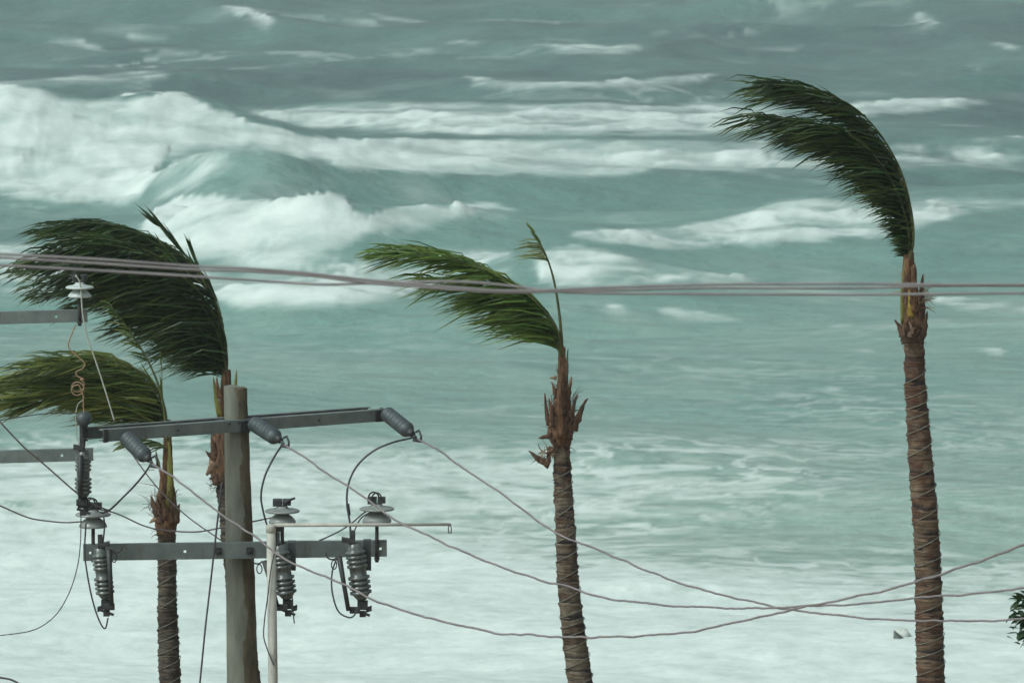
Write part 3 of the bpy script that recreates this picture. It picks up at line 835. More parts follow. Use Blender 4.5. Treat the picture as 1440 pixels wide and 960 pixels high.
# ---- palm behind the concrete pole
D = 57.0
pal = thing("palm_tree", "palm standing directly behind the concrete pole, with the biggest and darkest crown", "palm tree", (at(350, 960, D).x, D, ground_z(D)), "palms bent by the wind")
C = palm_trunk(pal, [(316, 668, 28), (322, 720, 29), (331, 800, 31), (340, 880, 34), (349, 960, 36)], D, M_TRUNK_D, 51)
shaft(pal, "crown_shaft", [(318, 520, 12), (318, 545, 16), (316, 580, 19), (312, 620, 28), (311, 655, 34), (314, 680, 28)], D, M_FIBRE, 52, .02)
for pts, w0, m_ in [([(309, 585), (304, 560), (300, 530)], 9, M_SHEATH), ([(309, 560), (306, 545), (305, 530)], 8, M_FIBRE), ([(302, 650), (296, 660), (290, 668)], 17, M_BOOTP), ([(303, 645), (296, 640), (289, 634)], 9, M_BOOT),
                    ([(304, 668), (298, 672), (294, 672)], 9, M_BOOT), ([(303, 640), (299, 625), (297, 612)], 9, M_BOOT), ([(331, 545), (332, 530), (333, 520)], 5, M_SHEATH), ([(306, 680), (302, 660), (300, 645)], 12, M_BOOT)]:
    stub(pal, pts, D - .12, w0, m_)
hairs(pal, 303, 625, D, 20, (3, 16), 2.6, 53, 12, M_BOOT)
hairs(pal, 305, 680, D, 14, (6, 3), 3.5, 54, 12, M_BOOT)
g_out = [(318, 540), (319, 500), (311, 452), (297, 408), (268, 368), (230, 338), (190, 322), (145, 312), (95, 314), (55, 324)]
g_m1 = [(318, 540), (314, 490), (292, 435), (252, 390), (200, 358), (140, 342), (80, 346), (30, 360)]
g_m2 = [(317, 540), (306, 495), (276, 450), (230, 415), (175, 392), (115, 386), (65, 398), (25, 416)]
g_in = [(317, 540), (305, 512), (285, 488), (262, 470), (240, 455)]
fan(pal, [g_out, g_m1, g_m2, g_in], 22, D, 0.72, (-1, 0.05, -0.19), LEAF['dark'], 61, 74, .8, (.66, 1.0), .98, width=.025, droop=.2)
g_m3 = [(317, 540), (306, 497), (275, 457), (225, 430), (165, 411), (105, 404), (60, 414), (28, 430)]
fan(pal, [g_m2, g_m3], 5, D, 0.56, (-1, 0.05, -0.26), LEAF['dark'], 62, 62, .6, (.85, 1.0), 1.2, width=.025, droop=.3)
rng = np.random.default_rng(63)
for pl, n_, L_ in [([(292, 405), (268, 368), (236, 328), (198, 300)], 10, .5), ([(291, 408), (280, 378), (272, 356), (265, 338)], 6, .35), ([(285, 400), (258, 378), (238, 355), (218, 348)], 6, .4)]:
    P = np.array([tuple(at(x, y, D - .3)) for x, y in catmull(pl, 16)])
    add_frond(pal, P, n_, L_ * .8, nrm(P[-1] - P[0]), rng, LEAF['dark'], .010, width=.03, droop=.02, t0=.3, t1=.8, spread=.12)

# ---- left palm
D = 55.0
pal = thing("palm_tree", "leftmost and lowest palm, yellowish green crown blown past the left frame edge", "palm tree", (at(239, 960, D).x, D, ground_z(D)), "palms bent by the wind")
C = palm_trunk(pal, [(234, 738, 25), (235, 770, 26), (235, 820, 26), (236, 880, 29), (239, 960, 31)], D, M_TRUNK_D, 71, .085)
shaft(pal, "crown_shaft", [(235, 590, 9), (236, 630, 12), (235, 670, 17), (234, 700, 28), (234, 725, 33), (234, 742, 30), (234, 756, 22)], D, M_FIBRE, 72, .02)
for pts, w0, m_ in [([(237, 715), (239, 690), (239, 650), (237, 600)], 11, M_SHEATH), ([(229, 700), (227, 670), (223, 650)], 9, M_FIBRE), ([(222, 725), (217, 712), (212, 697)], 12, M_BOOT), ([(247, 735), (250, 720), (252, 708)], 10, M_BOOT),
                    ([(221, 728), (214, 732), (210, 735)], 9, M_BOOTP), ([(226, 735), (224, 715), (222, 700)], 12, M_BOOT), ([(242, 735), (243, 715), (243, 696)], 11, M_BOOT), ([(224, 655), (221, 645), (219, 632)], 5, M_SHEATH)]:
    stub(pal, pts, D - .12, w0, m_)
hairs(pal, 220, 690, D, 10, (3, 24), 2.7, 73, 22, M_BOOT)
hairs(pal, 215, 712, D, 8, (4, 5), 2.9, 74, 16, M_BOOT)
hairs(pal, 235, 715, D - .14, 70, (11, 14), 1.6, 76, 13, M_BOOT)
hairs(pal, 234, 750, D - .1, 26, (11, 5), 3.0, 75, 9, M_BOOT)
g_out = [(235, 608), (232, 572), (222, 546), (205, 523), (180, 507), (150, 499), (110, 501), (60, 506), (10, 511), (-50, 520)]
g_m1 = [(235, 608), (228, 578), (206, 552), (165, 533), (115, 524), (60, 530), (10, 545), (-40, 565)]
g_m2 = [(235, 608), (224, 586), (200, 565), (160, 552), (110, 551), (60, 560), (20, 572)]
g_in = [(235, 612), (225, 598), (205, 590), (180, 586), (150, 588)]
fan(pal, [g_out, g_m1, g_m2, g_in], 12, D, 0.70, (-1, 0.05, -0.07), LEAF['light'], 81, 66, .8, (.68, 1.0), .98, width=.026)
rng = np.random.default_rng(83)
P = np.array([tuple(at(x, y, D - .2)) for x, y in catmull([(236, 620), (228, 560), (212, 515), (186, 470), (155, 428)], 30)])
add_frond(pal, P, 18, .26, nrm(np.array([-1, 0, -.05])), rng, LEAF['light'], .02, width=.026, droop=.1, t0=.55)
P = np.array([tuple(at(x, y, D - .2)) for x, y in catmull([(233, 610), (229, 565), (227, 508)], 20)])
add_frond(pal, P, 5, .2, nrm(np.array([-.3, 0, 1.])), rng, LEAF['light'], .009, width=.02, droop=.0, t0=.4, spread=.1)
P = np.array([tuple(at(x, y, D - .1)) for x, y in catmull([(236, 632), (222, 622), (200, 618), (178, 622)], 20)])
add_frond(pal, P, 24, .30, nrm(np.array([-1, 0, -.35])), rng, LEAF['light'], .01, width=.026)
cord_on(C, 780, 1000, D, "pale cord wound round the dark trunk of the leftmost palm", 7, .2)

# ------------------------------------------------------------------ utility poles
YAW = R(32)
u3 = Vector((math.cos(YAW), math.sin(YAW), 0)); w3 = Vector((math.sin(YAW), -math.cos(YAW), 0))
ZV = Vector((0, 0, 1))
PD = 47.0
ptop = at(331, 542, PD); px_b = at(341, 960, PD)
pole = thing("utility_pole", "weathered concrete pole with brown stain, carrying two steel crossarms", "utility pole", (px_b.x + .02, PD, ground_z(PD)))

def channel(parent, name, A, B, n, h=0.14, fl=0.085, holes=(), th=0.010, mat=None):
    """steel channel from A to B: web facing -n, flanges running back along +n, square bolt holes at distances along it"""
    A, B = Vector(A), Vector(B); d = (B - A); L = d.length; d.normalize(); up = ZV.copy()
    mb = MB(); hs_ = 0.012
    cuts = [0.0]
    for s in sorted(holes): cuts += [s - hs_, s + hs_]
    cuts.append(L)
    for i in range(len(cuts) - 1):
        a, b = cuts[i], cuts[i + 1]; c = A + d * ((a + b) / 2); e = d * ((b - a) / 2)
        if i % 2 == 0: mb.box(c, e, n * th / 2, up * h / 2)
        else:
            q = (h / 2 - hs_) / 2
            mb.box(c + up * (hs_ + q), e, n * th / 2, up * q); mb.box(c - up * (hs_ + q), e, n * th / 2, up * q)
    for s in (-1, 1):
        mb.box(A + d * (L / 2) + n * (fl / 2 + th / 2 + .001) + up * s * (h / 2 - th / 2), d * (L / 2), n * (fl / 2), up * (th / 2))
    return mb.build(name, mat or M_STEEL, parent, smooth=False)

# shaft of the main pole (leans very slightly, ragged where the render has broken off)
k = 90
zz_ = np.linspace(ptop.z, ground_z(PD) - .3, k)
cx_ = np.interp(-zz_, [-ptop.z, -px_b.z, -zz_[-1]][:3], [ptop.x, px_b.x, px_b.x + .03])
rr_ = np.interp(-zz_, [-ptop.z, -px_b.z, -zz_[-1]], [.112, .155, .175])
mb = MB(); sd = 32; V = []
for i in range(k):
    for j in range(sd):
        a = 2 * math.pi * j / sd
        r_ = rr_[i] * (1 + .02 * math.sin(3 * a + zz_[i]))
        if i == 0: zt = zz_[0] - .012 * (0.5 + .5 * math.sin(5.3 * a)) - (.016 if math.cos(a) > .1 else 0)
        else: zt = zz_[i]
        V.append((cx_[i] + r_ * math.cos(a), PD + r_ * math.sin(a), zt))
mb.add(V, [(i * sd + j, (i + 1) * sd + j, (i + 1) * sd + (j + 1) % sd, i * sd + (j + 1) % sd) for i in range(k - 1) for j in range(sd)] + [tuple(range(sd))])
V2 = np.array(mb.v); nz = fbm(V2[:, 2] * 4, np.tile(np.arange(sd) * .4, k), 5, 4) * .012
ct = np.repeat(np.c_[cx_, np.full(k, PD)], sd, 0); dd = V2[:, :2] - ct
right = sstep(.2, .9, dd[:, 0] / np.linalg.norm(dd, axis=1))
V2[:, :2] += dd / np.linalg.norm(dd, axis=1)[:, None] * (nz * (.25 + right))[:, None]
mb.v = [tuple(p) for p in V2]
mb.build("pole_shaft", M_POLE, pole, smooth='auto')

# upper pair of crossarms, turned towards the line
c0 = at(332, 596, PD); c0 = Vector((c0.x, PD, c0.z))
def arm_pt(c, px):           # point of the horizontal line c + s*u3 that is seen at photo column px
    a = (px - 720) / F
    # x = a * depth ; depth = y*CP - (z-CAM)*SP
    k0 = c.y * CP - (c.z - CAM_Z) * SP
    s = (a * k0 - c.x) / (u3.x - a * u3.y * CP)
    return c + u3 * s
near = c0 + w3 * .15; far = c0 - w3 * .15
nA, nB = arm_pt(near, 145), arm_pt(near, 545)
fA, fB = arm_pt(far, 119), arm_pt(far, 517)
hN = [(arm_pt(near, x) - nA).length for x in (250, 448)]
channel(pole, "crossarm", nA, nB, -w3, .115, .085, hN)
channel(pole, "crossarm", fA, fB, w3, .115, .05, [])
mb = MB()
mb.box(nA + w3 * .012 + u3 * .02, u3 * .022, w3 * .012, ZV * .062); mb.build("end_plate", M_DARK, pole, False)
mb = MB(); mb.box(nB + w3 * .012 - u3 * .06, u3 * .085, w3 * .012, ZV * .058); mb.build("end_plate", M_DARK, pole, False)
mb = MB(); mb.box(fA - u3 * .01, u3 * .03, w3 * .03, ZV * .075); mb.build("end_plate", M_DARK, pole, False)
rb = [c0 + Vector((math.cos(a) * .15, math.sin(a) * .15, 0.035)) for a in np.linspace(math.pi * .98, 2.02 * math.pi, 16)]
MB().tube(rb, .022, 8).build("clamp_band", M_DARK, pole)
MB().tube([near + u3 * .17 + ZV * .035 + w3 * .03, near + u3 * .17 + ZV * .035 - w3 * .38], .014, 8).build("through_bolt", M_DARK, pole)
MB().tube([near - u3 * .17 + ZV * .035 + w3 * .03, near - u3 * .17 + ZV * .035 - w3 * .38], .014, 8).build("through_bolt", M_DARK, pole)
mb = MB(); mb.box(c0 + w3 * .175 - ZV * .02, u3 * .05, w3 * .014, ZV * .045); mb.build("bolt_plate", M_DARK, pole, False)

# lower crossarm, nearly square to the view
lA, lB = at(117, 777, PD - .42), at(544, 771, PD - .14)
lB.z = (lA.z + lB.z) / 2; lA.z = lB.z
ld = (lB - lA).normalized(); ln_ = Vector((-ld.y, ld.x, 0))
def larm(px, dz=0.0, out=0.0):
    a = (px - 720) / F; k0 = lA.y * CP - (lA.z - CAM_Z) * SP
    s = (a * k0 - lA.x) / (ld.x - a * ld.y * CP)
    return lA + ld * s + ZV * dz - ln_ * out
channel(pole, "crossarm", lA, lB, ln_, .155, .075, [(larm(x) - lA).length for x in (127, 260, 535)])
for x in (307, 351):
    b_ = MB(); b_.box(larm(x, 0, .012), ld * .032, ln_ * .008, ZV * .034); b_.lathe(larm(x, 0, .02), larm(x, 0, .05), [(0, .018), (.02, .018), (.022, .01), (.03, .01)], 6)
    b_.build("bolt", M_DARK, pole, False)

# second pole, just outside the frame on the left: its two crossarms reach in
D2 = 46.5
p2 = thing("utility_pole", "pole beyond the left edge, only its two plain grey crossarm ends in view", "utility pole", (at(-150, 700, D2).x, D2 + .2, ground_z(D2)))
MB().tube([(at(-150, 700, D2).x, D2 + .2, ground_z(D2) - .3), (at(-150, 700, D2).x, D2 + .2, at(0, 330, D2).z)], [.17, .12], 24).build("pole_shaft", M_POLE, p2)
for (ya, yb, xe) in ((448, 444, 123), (644, 639, 131)):
    B_ = at(xe, yb, D2 - .05); A_ = at(-420, yb + 15, D2 - .10)
    d_ = (B_ - A_).normalized(); n_ = Vector((-d_.y, d_.x, 0)).normalized()
    channel(p2, "crossarm", A_, B_, n_, .118, .07, [(B_ - A_).length - .3, (B_ - A_).length * .45])

# ------------------------------------------------------------------ insulators and switches
def pin_insulator(px, y_plate, D, w_plate, y_bell, w_bell, y_pin, label, mat, loops=1, white=False, y_top=None):
    s = D / F
    base = at(px, y_pin, D)
    t = thing("pin_insulator", label, "insulator", base, "pin insulators on the crossarms")
    pl = at(px, y_plate, D); bl = at(px, y_bell, D)
    R1, R2 = w_plate * s / 2, w_bell * s / 2
    MB().lathe(pl - ZV * .035, pl + ZV * .04, [(0, R1 * .45), (.012, R1 * .55), (.018, R1 * .97), (.03, R1), (.04, R1 * .9), (.05, R1 * .5), (.062, R1 * .32), (.075, R1 * .3)], 28).build("disc", mat, t)
    hb = (y_bell - y_plate) * s * .8
    MB().lathe(bl, bl + ZV * hb, [(0, R2 * .5), (.002, R2 * .98), (.014, R2), (hb * .4, R2 * .9), (hb * .65, R2 * .72), (hb * .85, R2 * .5), (hb, R2 * .4)], 28).build("bell", mat, t)
    MB().tube([bl + ZV * .02, base], .018, 10).build("pin", M_DARK, t)
    mb = MB(); mb.lathe(base - ZV * .0, base + ZV * .05, [(0, .014), (.02, .014), (.021, .026), (.05, .026)], 8); mb.build("nut", M_DARK, t, False)
    hd = pl + ZV * .075
    cl = MB()
    if white:
        for sx_ in (-.04, .045): cl.lathe(hd + Vector((sx_, 0, -.03)), hd + Vector((sx_, 0, .05)), [(0, .02), (.02, .028), (.045, .03), (.05, .038), (.066, .038), (.075, .02)], 12)
    else:
        cl.box(hd - Vector((.045, 0, 0)), (.045, 0, 0), (0, .045, 0), (0, 0, .035), .012); cl.box(hd + Vector((.045, 0, 0.004)), (.038, 0, 0), (0, .045, 0), (0, 0, .03), .012)
    if loops:
        cl.tube([hd + Vector((.05 + .05 * math.cos(a) - .08, -.03, .03 + .055 * math.sin(a))) for a in np.linspace(-.2, 3.4, 10)], .008, 6)
        cl.tube([hd + Vector((.05 + .045 * math.cos(a) - .05, -.05, .03 + .05 * math.sin(a))) for a in np.linspace(-.2, 3.4, 10)], .008, 6)
    cl.build("tie_clamp", M_DARK, t, 'auto')
    return t

LD = PD - .30
tpi = pin_insulator(131, 722, LD - .08, 51, 741, 40, 790, "grey pin insulator at the left end of the lower crossarm", M_PORC)
tpi = pin_insulator(397, 717, LD + .06, 50, 735, 39, 790, "grey pin insulator behind the white pipe's top, rod sticking up on its right", M_PORC, 0)
mb = MB().tube([at(398, 708, LD), at(406, 703, LD), at(415, 700, LD)], [.02, .014, .01], 8); mb.build("rod", M_DARK, tpi)
tpi = pin_insulator(530, 714, LD + .14, 50, 734, 42, 790, "grey pin insulator at the right end of the lower crossarm", M_PORC)
tpi = pin_insulator(112, 403, D2 - .12, 40, 418, 33, 458, "white pin insulator on a plain crossarm, against the darkest palm crown", M_WHITE, 0, True)

def cutout(top, bot, D, wid, label, side, tube, plate, group="fuse cutouts on the crossarms", ring=True):
    """porcelain fuse cutout: two ribbed halves and a neck, contact on top, fuse tube at one side"""
    s = D / F
    A, B = at(*top, D), at(*bot, D)
    t = thing("fuse_cutout", label, "fuse cutout", B, group)
    L = (B - A).length; r = wid * s / 2
    prof = [(0, r * .35), (L * .03, r * .62), (L * .12, r * .72)]
    for h0, h1, q in ((.14, .46, .95), (.58, .92, 1.0)):
        n_ = 4
        for i in range(n_):
            a = L * (h0 + (h1 - h0) * i / n_); b = L * (h0 + (h1 - h0) * (i + 1) / n_); e = b - a
            prof += [(a, r * .76), (a + e * .15, r * q), (a + e * .6, r * q), (a + e * .8, r * .78)]
    prof += [(L * .95, r * .6), (L * 1.0, r * .4)]
    prof.sort(key=lambda q: q[0])
    MB().lathe(A, B, prof, 24).build("ribbed_body", M_PORC2, t)
    ax = (B - A).normalized()
    tc = MB(); tc.box(A + ax * (-.02) + Vector((side * r * .5, -.02, 0)), (r * .6, 0, side * .012), (0, .04, 0), (0, 0, .022), .008)
    tc.box(A + Vector((side * r * .1, -.03, .07)), (.022, 0, 0), (0, .025, 0), (0, 0, .05), .008)
    tc.build("top_contact", M_DARK, t, 'auto')
    if plate:
        x0, y0, x1, y1 = plate
        pb = MB(); pb.box(at((x0 + x1) / 2, (y0 + y1) / 2, D + .10), Vector(((x1 - x0) * s / 2, 0, 0)), Vector((0, .03, 0)), Vector((0, 0, (y1 - y0) * s / 2)), .015)
        c_ = at((x0 + x1) / 2, (y0 + y1) / 2, D + .10); m_ = (A + B) / 2
        pb.box((c_ + m_) / 2, (c_ - m_) / 2, (0, .02, 0), (0, 0, .035))
        pb.build("mounting_bracket", M_POLY, t, False)
    (xa, ya), (xb, yb) = tube
    TA, TB = at(xa, ya, D - .09), at(xb, yb, D - .09)
    fb_ = MB().tube([TA, TA * .5 + TB * .5, TB], [.028, .022, .022], 10); fb_.build("fuse_tube", M_DARK, t)
    hg = MB()
    c_ = B + ax * .05
    hg.box(c_, (.05, 0, 0), (0, .03, 0), (0, 0, .045), .012); hg.box(TB * .55 + c_ * .45 + ZV * -.02, (.05, 0, 0), (0, .022, 0), (0, 0, .032), .01)
    hg.box(c_ + Vector((side * -.06, 0, -.04)), (.028, 0, .01), (0, .02, 0), (0, 0, .026), .008); hg.tube([c_ + Vector((-.06, -.02, -.05)), c_ + Vector((.07, -.02, -.10))], .014, 6)
    hg.box(c_ + Vector((0, -.01, -.085)), (.03, 0, 0), (0, .022, 0), (0, 0, .03), .008)
    hg.build("hinge", M_DARK, t, False)
    if ring:
        rg = MB()
        o_ = TA + Vector((side * .05, 0, -.08))
        rg.tube([o_ + Vector((.026 * math.cos(a), 0, .045 * math.sin(a))) for a in np.linspace(0, 6.283, 16)], .006, 5)
        o_ = TA + Vector((side * .07, 0, .02))
        rg.tube([o_ + Vector((.055 * math.cos(a) * side, 0, .05 * math.sin(a))) for a in np.linspace(3.6, 6.6, 10)], .008, 5)
        rg.build("pull_ring", M_DARK, t)
    return t

cutout((498, 762), (509, 843), LD - .2, 31, "right fuse cutout on the lower crossarm, slanting black tube clear on its left", -1, ((477, 782), (490, 858)), (511, 757, 522, 802))
cutout((392, 764), (404, 842), LD - .15, 30, "middle fuse cutout, half hidden by the white pipe", -1, ((372, 788), (390, 852)), (405, 759, 416, 802))
cutout((140, 768), (149, 842), LD - .25, 27, "left fuse cutout hanging in front of the lower crossarm's left end", 1, ((153, 772), (157, 850)), None)
cutout((117, 632), (117, 700), PD - .7, 24, "upright fuse cutout hanging below the left tip of the upper crossarms", -1, ((113, 640), (113, 700)), None, ring=False)
tb = thing("cutout_bracket", "dark hanger strap with a round cap at the left tip of the upper crossarms", "bracket", at(117, 630, PD - .68))
MB().tube([at(117, 594, PD - .7), at(117, 612, PD - .7), at(116, 634, PD - .7)], [.035, .03, .022], 8).build("hanger", M_DARK, tb)
q = at(118, 588, PD - .72)
MB().lathe(q + Vector((0, .10, .0)), q - Vector((0, .10, .01)), [(0, .05), (.02, .066), (.06, .058), (.08, .068), (.12, .06), (.15, .069), (.175, .06), (.19, .03)], 24).build("round_cap", M_POLY, tb)

WPL = {}
def strain(px0, py0, px1, py1, label):
    a0 = arm_pt(near + w3 * .02, px0)
    A = on_plane(px0, py0, (a0.x, a0.y), (w3.x, w3.y)); B = on_plane(px1, py1, (a0.x, a0.y), (w3.x, w3.y))
    t = thing("strain_insulator", label, "insulator", A, "strain insulators holding the line wires")
    d = (B - A); L = d.length; d.normalize(); r = .078
    prof = [(0, .03), (.01, .055)]
    n_ = 7; b0, b1 = .03, L * .74
    for i in range(n_):
        a = b0 + (b1 - b0) * i / n_; e = (b1 - b0) / n_
        prof += [(a, r * .90), (a + e * .3, r), (a + e * .6, r), (a + e * .95, r * .90)]
    prof += [(L * .76, r * .7), (L * .8, .04)]
    MB().lathe(A, A + d * L, prof, 24).build("ribbed_body", M_POLY, t)
    MB().tube([A - d * .06 - w3 * .03, A + d * .03], .028, 8).build("end_fitting", M_DARK, t)
    m = MB().tube([A + d * L * .78, A + d * L * .9], [.045, .03], 10)
    E = A + d * L * .93
    m.tube([E, E + Vector((.03, -.02, -.05)), B + Vector((-.02, 0, -.03)), B + Vector((.05, -.04, -.035))], .018, 8)
    m.tube([E + Vector((.02, 0, .03)), E + Vector((.05, -.02, .05)), B + Vector((.05, -.03, .01)), B + Vector((.05, -.03, -.03))], .011, 6)
    m.build("wire_clamp", M_DARK, t)
    return (a0.x, a0.y), A, B

WPL['l'] = strain(176, 614, 214, 650, "left strain insulator under the left end of the upper crossarm")
WPL['m'] = strain(355, 594, 399, 622, "strain insulator beside the pole, middle of the three")
WPL['r'] = strain(542, 580, 585, 614, "strain insulator at the right end of the upper crossarm")

# ------------------------------------------------------------------ the white pipe with its arm
WD = LD - .55
pp = thing("pipe_post", "white painted pipe post with thin horizontal rod, in front of the middle cutout", "pipe post", (at(383, 960, WD).x, WD, ground_z(WD)))
b_ = at(384, 960, WD); tp = at(381, 739, WD)
MB().tube([tp, b_, (b_.x + .02, WD, ground_z(WD) - .2)], [.044, .046, .048], 20).build("post", M_PIPE, pp)
MB().lathe(tp - ZV * .06, tp + ZV * .012, [(0, .046), (.002, .05), (.06, .05), (.068, .045), (.072, .02)], 20).build("cap", M_PIPE, pp)
e_ = at(633, 737, WD)
MB().tube([at(386, 738, WD), e_], [.019, .014], 10).build("rod", M_PIPE, pp)
MB().tube([e_ + Vector((.0, 0, .01)), e_ + Vector((.012, 0, -.04)), e_ + Vector((.008, 0, -.085)), e_ + Vector((-.012, 0, -.085)), e_ + Vector((-.018, 0, -.04)), e_ + Vector((-.01, 0, -.005))], .006, 6).build("hook", M_STEEL, pp)
mb = MB(); mb.box(at(392, 742, WD + .05), (.035, 0, 0), (0, .03, 0), (0, 0, .03)); mb.tube([at(389, 744, WD), at(388, 770, WD + .1)], .008, 6); mb.tube([at(396, 742, WD + .05), at(397, 764, WD + .15)], .015, 6)
mb.build("hanger", M_DARK, pp, False)

# ------------------------------------------------------------------ wires
def wire(pts3, r, mat, label, cat="wire", group=None, name="wire", wob=0.0, n=None, seed=0, sides=6):
    P = catmull(pts3, n or max(12, 8 * len(pts3)))
    if wob:
        s = np.r_[0, np.cumsum(np.linalg.norm(np.diff(P, axis=0), axis=1))]
        e = np.clip(np.minimum(s, s[-1] - s) / .4, 0, 1)
        P[:, 2] += wob * fbm(s * 2.0, s * 0 + seed, seed, 4, .6) * e; P[:, 0] += wob * fbm(s * 1.3, s * 0 + 5, seed + 3, 3) * e
    return tag(MB().tube(P, r, sides).build(name, mat), label, cat, group)

def path(pts, d0, d1=None):
    d1 = d0 if d1 is None else d1
    n = len(pts)
    return [at(x, y, d0 + (d1 - d0) * i / (n - 1)) for i, (x, y) in enumerate(pts)]

G1 = "line wires running from the crossarm to the right"
def line_wire(key, pts, label, seed):
    pl, A, B = WPL[key]
    P3 = [on_plane(x, y, pl, (w3.x, w3.y)) for x, y in pts]
    wire(P3, .0095, M_WIRE, label, "power line", G1, "line_wire", .022, 20 * len(pts), seed)
line_wire('r', [(584, 616), (612, 630), (640, 650), (700, 690), (760, 735), (800, 757), (870, 785), (930, 810), (1000, 832), (1060, 846), (1110, 856), (1200, 867), (1290, 872), (1440, 870), (1700, 845)],
          "line wire from the right strain insulator, highest of three at the middle palm", 1)
line_wire('m', [(398, 624), (430, 645), (460, 665), (500, 690), (540, 720), (570, 738), (600, 752), (650, 775), (700, 795), (760, 815), (790, 822), (850, 840), (900, 847), (1000, 854), (1080, 854), (1200, 849), (1290, 840), (1440, 826), (1700, 775)],
          "line wire from the strain insulator beside the pole, passing behind the rod's right end", 2)
line_wire('l', [(214, 652), (245, 672), (275, 695), (310, 722), (350, 748), (400, 785), (440, 803), (480, 820), (520, 840), (600, 868), (700, 889), (770, 894), (830, 895), (930, 892), (1000, 882), (1100, 860), (1200, 839), (1300, 815), (1340, 800), (1440, 765), (1700, 640)],
          "line wire sagging lowest at the middle palm, rising steeply past the right palm", 3)

G2 = "thick overhead cables close to the camera"
CD = 25.0
for i, (pts, lb, dd_) in enumerate([
    ([(-120, 348), (-60, 352), (0, 357), (130, 364), (270, 374), (340, 377), (430, 384), (520, 394), (640, 404), (720, 409), (860, 404), (1000, 400), (1200, 399), (1320, 400), (1560, 400)], "overhead cable in front, the topmost of the three at both frame edges", 0),
    ([(-120, 355), (-60, 358), (0, 362), (130, 370), (270, 379), (340, 381), (430, 387), (520, 398), (640, 407), (720, 411), (860, 408), (1000, 405), (1200, 405), (1320, 402), (1560, 401)], "overhead cable in front, the middle one of the three", .1),
    ([(-120, 367), (-60, 370), (0, 373), (130, 380), (280, 389), (400, 397), (460, 400), (520, 398), (640, 396), (720, 402), (800, 411), (950, 413), (1100, 414), (1250, 414), (1440, 412), (1560, 411)], "overhead cable in front, the lowest of the three at both frame edges", .25)]):
    wire(path(pts, CD + dd_), .0068, M_CABLE, lb, "cable", G2, "overhead_cable", 0, 120, sides=8)

NG = "thin wires and jumpers round the crossarms"
eL, eM, eR = WPL['l'][2], WPL['m'][2], WPL['r'][2]
def jumper(start, pts, D, r, mat, label, wob=.006, seed=1, name="jumper_wire", d1=None, group=NG):
    P3 = ([start] if start is not None else []) + path(pts, D, d1)
    wire(P3, r, mat, label, "wire", group, name, wob, None, seed)
jumper(eL, [(195, 676), (172, 700), (152, 718), (132, 722)], PD - .6, .010, M_WIRED, "dark jumper from the left strain insulator down to the left pin insulator", d1=LD - .1)
jumper(eM, [(384, 645), (372, 670), (367, 697), (371, 722), (377, 742), (384, 762)], PD - .5, .010, M_WIRED, "dark curved jumper from the strain insulator beside the pole to the middle cutout", d1=LD - .1)
jumper(eR, [(552, 622), (525, 634), (502, 655), (490, 682), (488, 708), (492, 735), (493, 757)], PD - .4, .010, M_WIRED, "dark looping jumper from the right strain insulator to the right cutout", d1=LD - .15)
mb = MB().tube([at(489, 708, PD - .42), at(491, 724, PD - .42)], .016, 8)
tag(mb.build("wire_splice", M_WIRED), "short dark splice sleeve on the looping right jumper", "splice")
jumper(None, [(-20, 570), (0, 593), (30, 625), (65, 655), (105, 690), (130, 708), (155, 718)], 45.5, .008, M_WIRE, "pale wire slanting from the left edge down to the left pin insulator", d1=LD - .1)
jumper(None, [(135, 715), (165, 722), (205, 740), (240, 746), (280, 747), (320, 740), (355, 733), (385, 727)], LD, .008, M_WIRE, "grey wire sagging behind the pole between the left and middle pin insulators", d1=PD + .35)
jumper(None, [(-20, 706), (0, 711), (40, 727), (85, 734), (118, 733)], 46, .008, M_WIRE, "grey wire entering low at the left edge to the left pin insulator", .01, 4, d1=LD - .1)
jumper(None, [(180, 630), (205, 665), (230, 695), (265, 727), (312, 760)], LD + .2, .007, M_WIRE, "thin pale wire running behind the left strain insulator down to the pole", d1=PD)
jumper(None, [(440, 764), (470, 750), (492, 737), (510, 722), (520, 716)], LD + .3, .008, M_WIRED, "wire rising from behind the lower crossarm to the right pin insulator", d1=LD + .15)
jumper(None, [(520, 720), (508, 728), (500, 742), (495, 758)], LD, .007, M_WIRED, "short jumper between the right pin insulator and the right cutout", d1=LD - .2)
jumper(None, [(146, 727), (147, 740), (145, 762)], LD - .1, .008, M_WIRED, "short straight jumper from the left pin insulator to the left cutout", .002, d1=LD - .3)
jumper(None, [(121, 735), (119, 775), (123, 810), (132, 850), (141, 875), (148, 883), (152, 868)], LD - .3, .008, M_WIRED, "dark lead looping below the left cutout's lower end")
jumper(None, [(114, 705), (113, 760), (108, 800), (95, 838), (75, 868), (45, 886), (0, 893), (-25, 897)], LD - .35, .005, M_WIRED, "thin dark lead curving away to the left edge below the lower crossarm")
jumper(None, [(474, 783), (467, 805), (467, 832), (475, 858), (488, 867), (497, 866), (503, 855)], LD - .3, .008, M_WIRED, "dark lead looping round the left of the right cutout")
jumper(None, [(411, 838), (412, 860), (414, 876)], LD - .2, .006, M_WIRED, "short lead hanging below the middle cutout")
jumper(None, [(388, 768), (381, 800), (376, 840), (372, 872), (371, 895), (377, 915), (385, 935)], WD - .06, .006, M_WIRED, "thin dark wire hanging in front of the white pipe")
jumper(None, [(312, 678), (305, 740), (296, 820), (289, 880), (281, 960), (270, 1060)], PD - .6, .009, M_WIRED, "straight dark wire slanting down just left of the pole", 0)
jumper(None, [(-20, 948), (0, 952), (22, 958), (60, 985)], 45, .010, M_WIRED, "dark wire end cutting the bottom left corner", 0)
